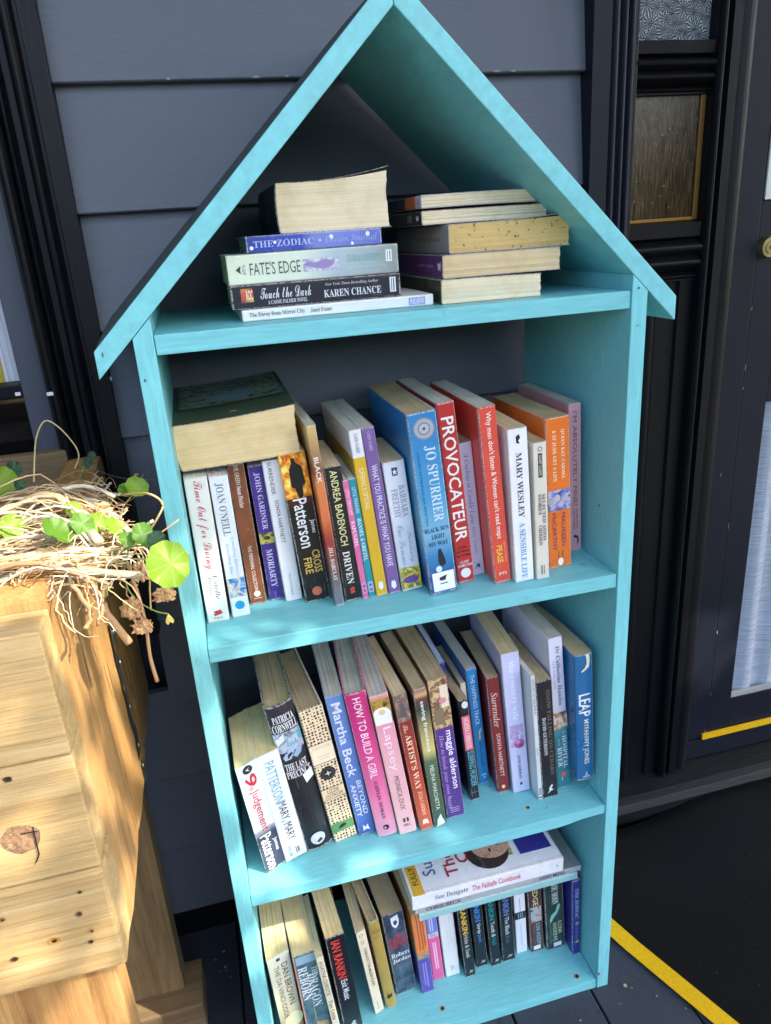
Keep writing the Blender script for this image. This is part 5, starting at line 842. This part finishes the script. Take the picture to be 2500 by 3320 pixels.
def disc_leaf(c, r, nrm, mat, cup=.16, stem_to=None):
    c = Vector(c); nrm = Vector(nrm).normalized(); u = nrm.cross(Vector((0, 0, 1))); u = u.normalized() if u.length > .1 else Vector((1, 0, 0)); v = nrm.cross(u)
    b = bmesh.new(); N = 30; ph = random.uniform(0, 6); rings = []
    ctr = b.verts.new((0, 0, 0)); cup = cup * U(.4, 2.6); asp = U(.86, 1.0)
    for q in (.3, .6, .85, 1.0):
        rings.append([b.verts.new(Vector(((r * q * (1 + (.035 * q * math.sin(9 * a + ph) + .02 * math.sin(4 * a))) * math.cos(a)), r * q * (1 + .035 * q * math.sin(9 * a + ph)) * math.sin(a) * asp - .06 * r * q, r * (cup * q * q - .10 * q + (.03 + .07 * q * q) * q * math.sin(4 * a + ph) + .05 * q * q * math.sin(7 * a - ph))))) for a in [2 * math.pi * k / N for k in range(N)]])
    for k in range(N): b.faces.new((ctr, rings[0][k], rings[0][(k + 1) % N]))
    for A, B_ in zip(rings, rings[1:]):
        for k in range(N): b.faces.new((A[k], B_[k], B_[(k + 1) % N], A[(k + 1) % N]))
    rot = random.uniform(0, 6.28)
    me = bpy.data.meshes.new('leaf'); bmesh.ops.recalc_face_normals(b, faces=b.faces); b.to_mesh(me); b.free()
    for p in me.polygons: p.use_smooth = True
    o = link('leaf', me, mat, nast); mw = Matrix((u, v, nrm)).transposed() @ Matrix.Rotation(rot, 3, 'Z'); o.rotation_euler = mw.to_euler(); o.location = c - ORG['nasturtium_plant']
    e = Vector(stem_to) if stem_to else c + Vector((random.uniform(-.05, -.01), random.uniform(.0, .05), -.05))
    mid = (c + e) / 2 + Vector((random.uniform(-.01, .01), random.uniform(-.01, .01), .004)) - nrm * .012
    obj('leaf_stalk', bm_tube(spline([c - nrm * .0008, c - nrm * .010 + (mid - c) * .3, mid, e], 4), .0009, n=5), GSTEM if mat is not LG else STEM, nast, True)
cdir = Vector((-0.21, -0.74, 1.156))
def nrm_(c, k=.55, j=.35):
    d = (cdir - Vector(c)).normalized(); return (d * k + SUN * (1 - k) + Vector((random.uniform(-j, j), random.uniform(-j, j), random.uniform(-j, j) * .6)) * .6)
for c, r, mt_, jj in (((-.439, .109, .93), .0175, LG, .2), ((-.397, -.05, .93), .0122, LG, .2), ((-.435, .157, .93), .0092, LB, .4), ((-.415, .086, .93), .0066, LB, .4), ((-.353, .142, .93), .0062, LB, .5), ((-.348, .150, .936), .0050, LB, .5),
                   ((-.354, -.086, .93), .0150, LD, .9), ((-.347, -.026, .93), .0078, LG, .4), ((-.333, -.075, .931), .0118, LD, .3), ((-.321, -.066, .927), .0090, LG, .4), ((-.306, -.085, .928), .0088, LG, .5), ((-.292, .018, .93), .0118, LG, .25), ((-.304, .022, .928), .0075, LD, .5),
                   ((-.280, -.121, .93), .0104, LD, .2), ((-.293, -.118, .926), .0075, LD, .6)):
    disc_leaf(c, r, nrm_(c, .6, jj), mt_)
disc_leaf((-.268, -.136, .9285), .0078, nrm_((-.268, -.136, .93), .6, .4), LB, stem_to=(-.30, -.10, .90))
disc_leaf((-.2575, -.175, .9218), .0193, (cdir - Vector((-.2575, -.175, .92))).normalized() * .75 + SUN * .2, LG, .10, (-.295, -.11, .905))
def part_tube(name, pts, r, mt_, n=6, taper=None): return obj(name, bm_tube(spline(pts, 5), r, n=n, taper=taper), mt_, nast, True)
part_tube('dry_stalk', [(-.345, -.06, .925), (-.318, -.10, .905), (-.324, -.112, .868), (-.318, -.116, .850), (-.309, -.116, .828)], .0026, TAN, 6, 1.5)
part_tube('dry_stalk', [(-.312, -.06, .92), (-.298, -.10, .888), (-.2937, -.105, .8427), (-.2955, -.105, .8041), (-.2938, -.105, .777)], .0015, TAN, 6, 1.2)
part_tube('dry_stalk', [(-.300, -.07, .915), (-.2838, -.105, .8875), (-.2845, -.105, .870), (-.2869, -.105, .8509)], .0008, STEM)
part_tube('stem', [(-.300, -.08, .91), (-.303, -.105, .882), (-.296, -.105, .862), (-.283, -.105, .849), (-.2735, -.105, .8445)], .0007, GSTEM)
part_tube('stem', [(-.305, .0, .93), (-.272, -.095, .957), (-.2608, -.10, .9475), (-.268, -.10, .934), (-.282, -.09, .915)], .0010, STEM)
part_tube('stem', [(-.282, -.095, .912), (-.266, -.10, .9215), (-.2495, -.10, .931)], .0007, TAN)
part_tube('stem', [(-.285, -.11, .922), (-.262, -.115, .918), (-.2455, -.115, .9035)], .0011, TAN)
part_tube('arched_twig', [(-.402, .09, .930), (-.3991, .1, .9483), (-.3915, .1, .9747), (-.3795, .1, .9917), (-.3673, .1, .9835), (-.3558, .1, .9632), (-.3536, .1, .949), (-.3607, .1, .9359)], .0010, STEM, 6, .7)
# yellow bud
b = bmesh.new()
for k, (dx_, dz_) in enumerate(((-.0022, -.012), (.0026, -.0105), (.0002, -.0075))):
    vs = [b.verts.new((-.2725 + dx_ * t_ + .0020 * math.sin(math.pi * t_) * sgn, -.105 - .0012 * k - .001 * math.sin(math.pi * t_), .8450 + dz_ * t_)) for t_, sgn in ((0, 0), (.35, 1), (.7, 1.5), (.95, 1), (1, 0), (.95, -1), (.7, -1.5), (.35, -1))]
    b.faces.new(vs)
obj('flower_bud', b, flat('bud_yellow', (226, 206, 110), .5), nast)
def crumple(name, c, r, mt_, sq=(1, .6, 1.3)):
    b = bmesh.new(); bmesh.ops.create_icosphere(b, subdivisions=3, radius=1.0)
    for v in b.verts:
        d = v.co.normalized(); k = 1 + .34 * math.sin(7 * d.x + 3 * d.z + c[0] * 300) * math.cos(6 * d.y + 5 * d.z) + .22 * math.sin(13 * d.z + 9 * d.x) + random.uniform(-.10, .10)
        v.co = Vector((d.x * r * k * sq[0], d.y * r * k * sq[1], d.z * r * k * sq[2] - (.35 * r if d.z < 0 else 0) * abs(d.x)))
    bmesh.ops.translate(b, verts=b.verts, vec=c); obj(name, b, mt_, nast)
TANL = printmat('dry_leaf', [(120, 84, 54), (190, 150, 104), (206, 172, 128)], 160, None, .85)
crumple('dried_leaf', (-.3030, -.108, .856), .0082, TANL, (.9, .5, 1.2)); crumple('dried_leaf', (-.2965, -.108, .838), .0074, TANL, (1.1, .5, .9)); crumple('dried_leaf', (-.2735, -.104, .8640), .0072, TANL, (1.2, .5, .9)); crumple('dried_leaf', (-.2905, -.102, .8880), .0066, TANL, (.9, .4, 1.3)); crumple('dried_leaf', (-.330, .0, .918), .010, TANL, (1.2, .8, .6))
# tangle of dead stalks over the soil
S_ = []
def straw(nn, mats, gen):
    bms = [bmesh.new() for _ in mats]
    for _ in range(nn):
        pts, r_ = gen(); bb = random.choice(bms); k0 = len(bb.verts); path = [p_ + Vector((U(-1, 1), U(-1, 1), U(-1, 1))) * .0016 for p_ in spline(pts, 4)]
        bm_tube(path, r_ * (2.0 if random.random() < .14 else .72), bb, n=6, taper=random.uniform(.35, 1.0)); bb.verts.ensure_lookup_table()
        fl = random.uniform(.35, 1.0)
        for i_, v_ in enumerate(bb.verts[k0:]):
            c0_ = path[i_ // 6]; v_.co.z = c0_.z + (v_.co.z - c0_.z) * fl
    me = bpy.data.meshes.new('dead_stalks'); allb = bmesh.new()
    for i, bb in enumerate(bms):
        tmp = bpy.data.meshes.new('t'); bb.to_mesh(tmp); bb.free(); k0 = len(allb.faces); allb.from_mesh(tmp); allb.faces.ensure_lookup_table()
        for f in allb.faces[k0:]: f.material_index = i; f.smooth = True
        bpy.data.meshes.remove(tmp)
    allb.to_mesh(me); allb.free()
    for m_ in mats: me.materials.append(m_)
    o = bpy.data.objects.new('dead_stalks', me); COL.objects.link(o); return tag(o, 'tangle of pale dead stalks covering the planter soil', 'straw', kind='stuff')
def gen():
    q = random.random()
    if q < .33:      # upper bundle arching towards the shelf
        y_ = U(-.05, .07); x0 = U(-.52, -.40); x1 = U(-.350, -.292); h_ = U(-.012, .020)
        return [(x0, y_ - U(.0, .05), U(.895, .915)), ((x0 * 2 + x1) / 3, y_, .912 + h_), ((x0 + 2 * x1) / 3, y_ + U(-.02, .02), .920 + h_), (x1, y_ - U(.02, .07), U(.895, .930))], U(.0008, .0026)
    if q < .62:      # lower bundle along the front rim
        y_ = U(-.13, -.04); x0 = U(-.50, -.38); x1 = U(-.33, -.285)
        return [(x0, y_, U(.888, .912)), ((x0 + x1) / 2, y_ + U(-.02, .02), U(.902, .925)), (x1, y_ + U(-.03, .01), U(.898, .920))], U(.0008, .0022)
    if q < .84:
        c = Vector((U(-.42, -.285), U(-.17, .12), U(.905, .925))); r_ = U(.006, .016)
        return [c + Vector((r_ * math.cos(a), r_ * math.sin(a) * .7, r_ * .8 * math.sin(a * 1.3))) for a in [U(0, 3) + k * .8 for k in range(5)]], U(.0005, .0011)
    c = Vector((U(-.36, -.288), U(-.17, -.05), U(.895, .915)))   # hanging ends
    return [c, c + Vector((U(.0, .012), -U(.0, .012), U(.0, .006))), c + Vector((U(.004, .018), -U(.01, .025), -U(.008, .02))), c + Vector((U(.004, .022), -U(.012, .03), -U(.016, .034)))], U(.0006, .0012)
straw(290, [flat('straw_pale', (236, 222, 192), .7), flat('straw_grey', (190, 174, 146), .75), flat('straw_gold', (222, 190, 134), .7), flat('straw_brown', (160, 128, 92), .8)], gen)
# cobweb threads between planter and wall
b = bmesh.new()
for k in range(7):
    x_ = U(-.31, -.276); z_ = U(.90, .965)
    bm_tube(spline([(x_, U(.10, .24), z_ + U(.02, .05)), (x_ + U(-.006, .006), .15, z_), (x_ + U(-.008, .008), U(.05, .2), z_ - U(.02, .05))], 4), .00011, b, 4)
bm_tube(spline([(-.34, .10, .932), (-.31, .06, .930), (-.270, .02, .934)], 4), .00018, b, 4)
tag(obj('cobweb', b, flat('web', (120, 120, 118), .8)), 'fine cobweb threads between the planter and the book shelf', 'cobweb', kind='stuff')
# ------------------------------------------------------------------ unseen leaf screen, gaps shaped to dapple the sun
from mathutils import noise as mn
def lit(x_, z_):
    """wanted share of sun reaching (x, z) on the plane of the shelf's front"""
    if x_ > .93 and x_ < 1.12 and z_ > .76: return 1.0
    if x_ < -.30: return .94 if z_ > .62 else .74
    if z_ > .70: return (.84 if x_ < -.22 else .68) if x_ < -.15 else (.62 - 2.4 * (x_ + .15) if x_ < .08 else 0)
    if z_ > .54: return .84 if x_ < -.18 else .08
    if z_ > .28: return .66 if x_ < -.16 else (.60 if x_ < .02 else (.42 if x_ < .10 else 0))
    return .52 if x_ < -.08 else 0
b = bmesh.new(); cnt = 0
x_ = -1.3
e1 = SUN.cross(Vector((0, 0, 1))).normalized(); e2 = SUN.cross(e1)
while x_ < 1.35:
    z_ = -.6
    while z_ < 1.05:
        px, pz = x_ + U(-.012, .012), z_ + U(-.012, .012)
        nv = .5 + .5 * mn.noise(Vector((px * 13 + 3, pz * 19, 1.7))) + .22 * mn.noise(Vector((px * 30, pz * 34, 5.1)))
        lt = lit(px, pz)
        if lt < .01 or (lt < .99 and nv > .22 + .56 * lt):
            c = Vector((px, 0, pz)) + SUN * U(2.5, 3.2)
            a = U(0, 6.28); s_ = U(.020, .032)
            d1 = (e1 * math.cos(a) + e2 * math.sin(a) + SUN * U(-.3, .3)) * s_; d2 = (-e1 * math.sin(a) + e2 * math.cos(a) + SUN * U(-.3, .3)) * s_ * .62
            vs = [b.verts.new(c + q) for q in (d1 * 1.25, d1 * .45 + d2, -d1 * .6 + d2 * .9, -d1 * 1.2, -d1 * .6 - d2 * .9, d1 * .45 - d2)]
            b.faces.new(vs); cnt += 1
        z_ += .026
    x_ += .026
cr = Vector((.2, 0, .3)) + SUN * 2.9
screen_mat = flat('dapple_screen_leaf', (70, 104, 46), .6)
tree = tag(obj('dapple_leaf_screen', b, screen_mat), kind='stuff')
# bits of dry leaf and grit on the boards and matting
b = bmesh.new()
for (x_, y_, r_) in [(.292, -.012, .0045), (.300, -.018, .003), (.33, -.04, .002), (.36, -.07, .002), (.27, -.035, .003), (-.29, .06, .003), (-.30, .02, .006), (-.285, .0, .003), (.10, -.03, .003), (.20, -.04, .0025)] + [(U(.28, .9), U(-.15, .22), U(.0006, .0016)) for _ in range(26)] + [(U(-.34, -.275), U(-.05, .25), U(.001, .003)) for _ in range(24)]:
    zf = (mat_z(x_, y_) if x_ > edge_x(y_) + .03 else FZ + .0015) + .0012
    k_ = random.randint(4, 7); a0 = U(0, 6)
    vs = [b.verts.new((x_ + r_ * U(.5, 1.2) * math.cos(a0 + 6.283 * i / k_), y_ + r_ * U(.4, 1.0) * math.sin(a0 + 6.283 * i / k_), zf + U(0, r_ * .5))) for i in range(k_)]
    b.faces.new(vs)
tag(obj('floor_litter', b, printmat('litter', [(70, 62, 50), (132, 122, 100), (156, 146, 124)], 300, None, .9)), kind='stuff')
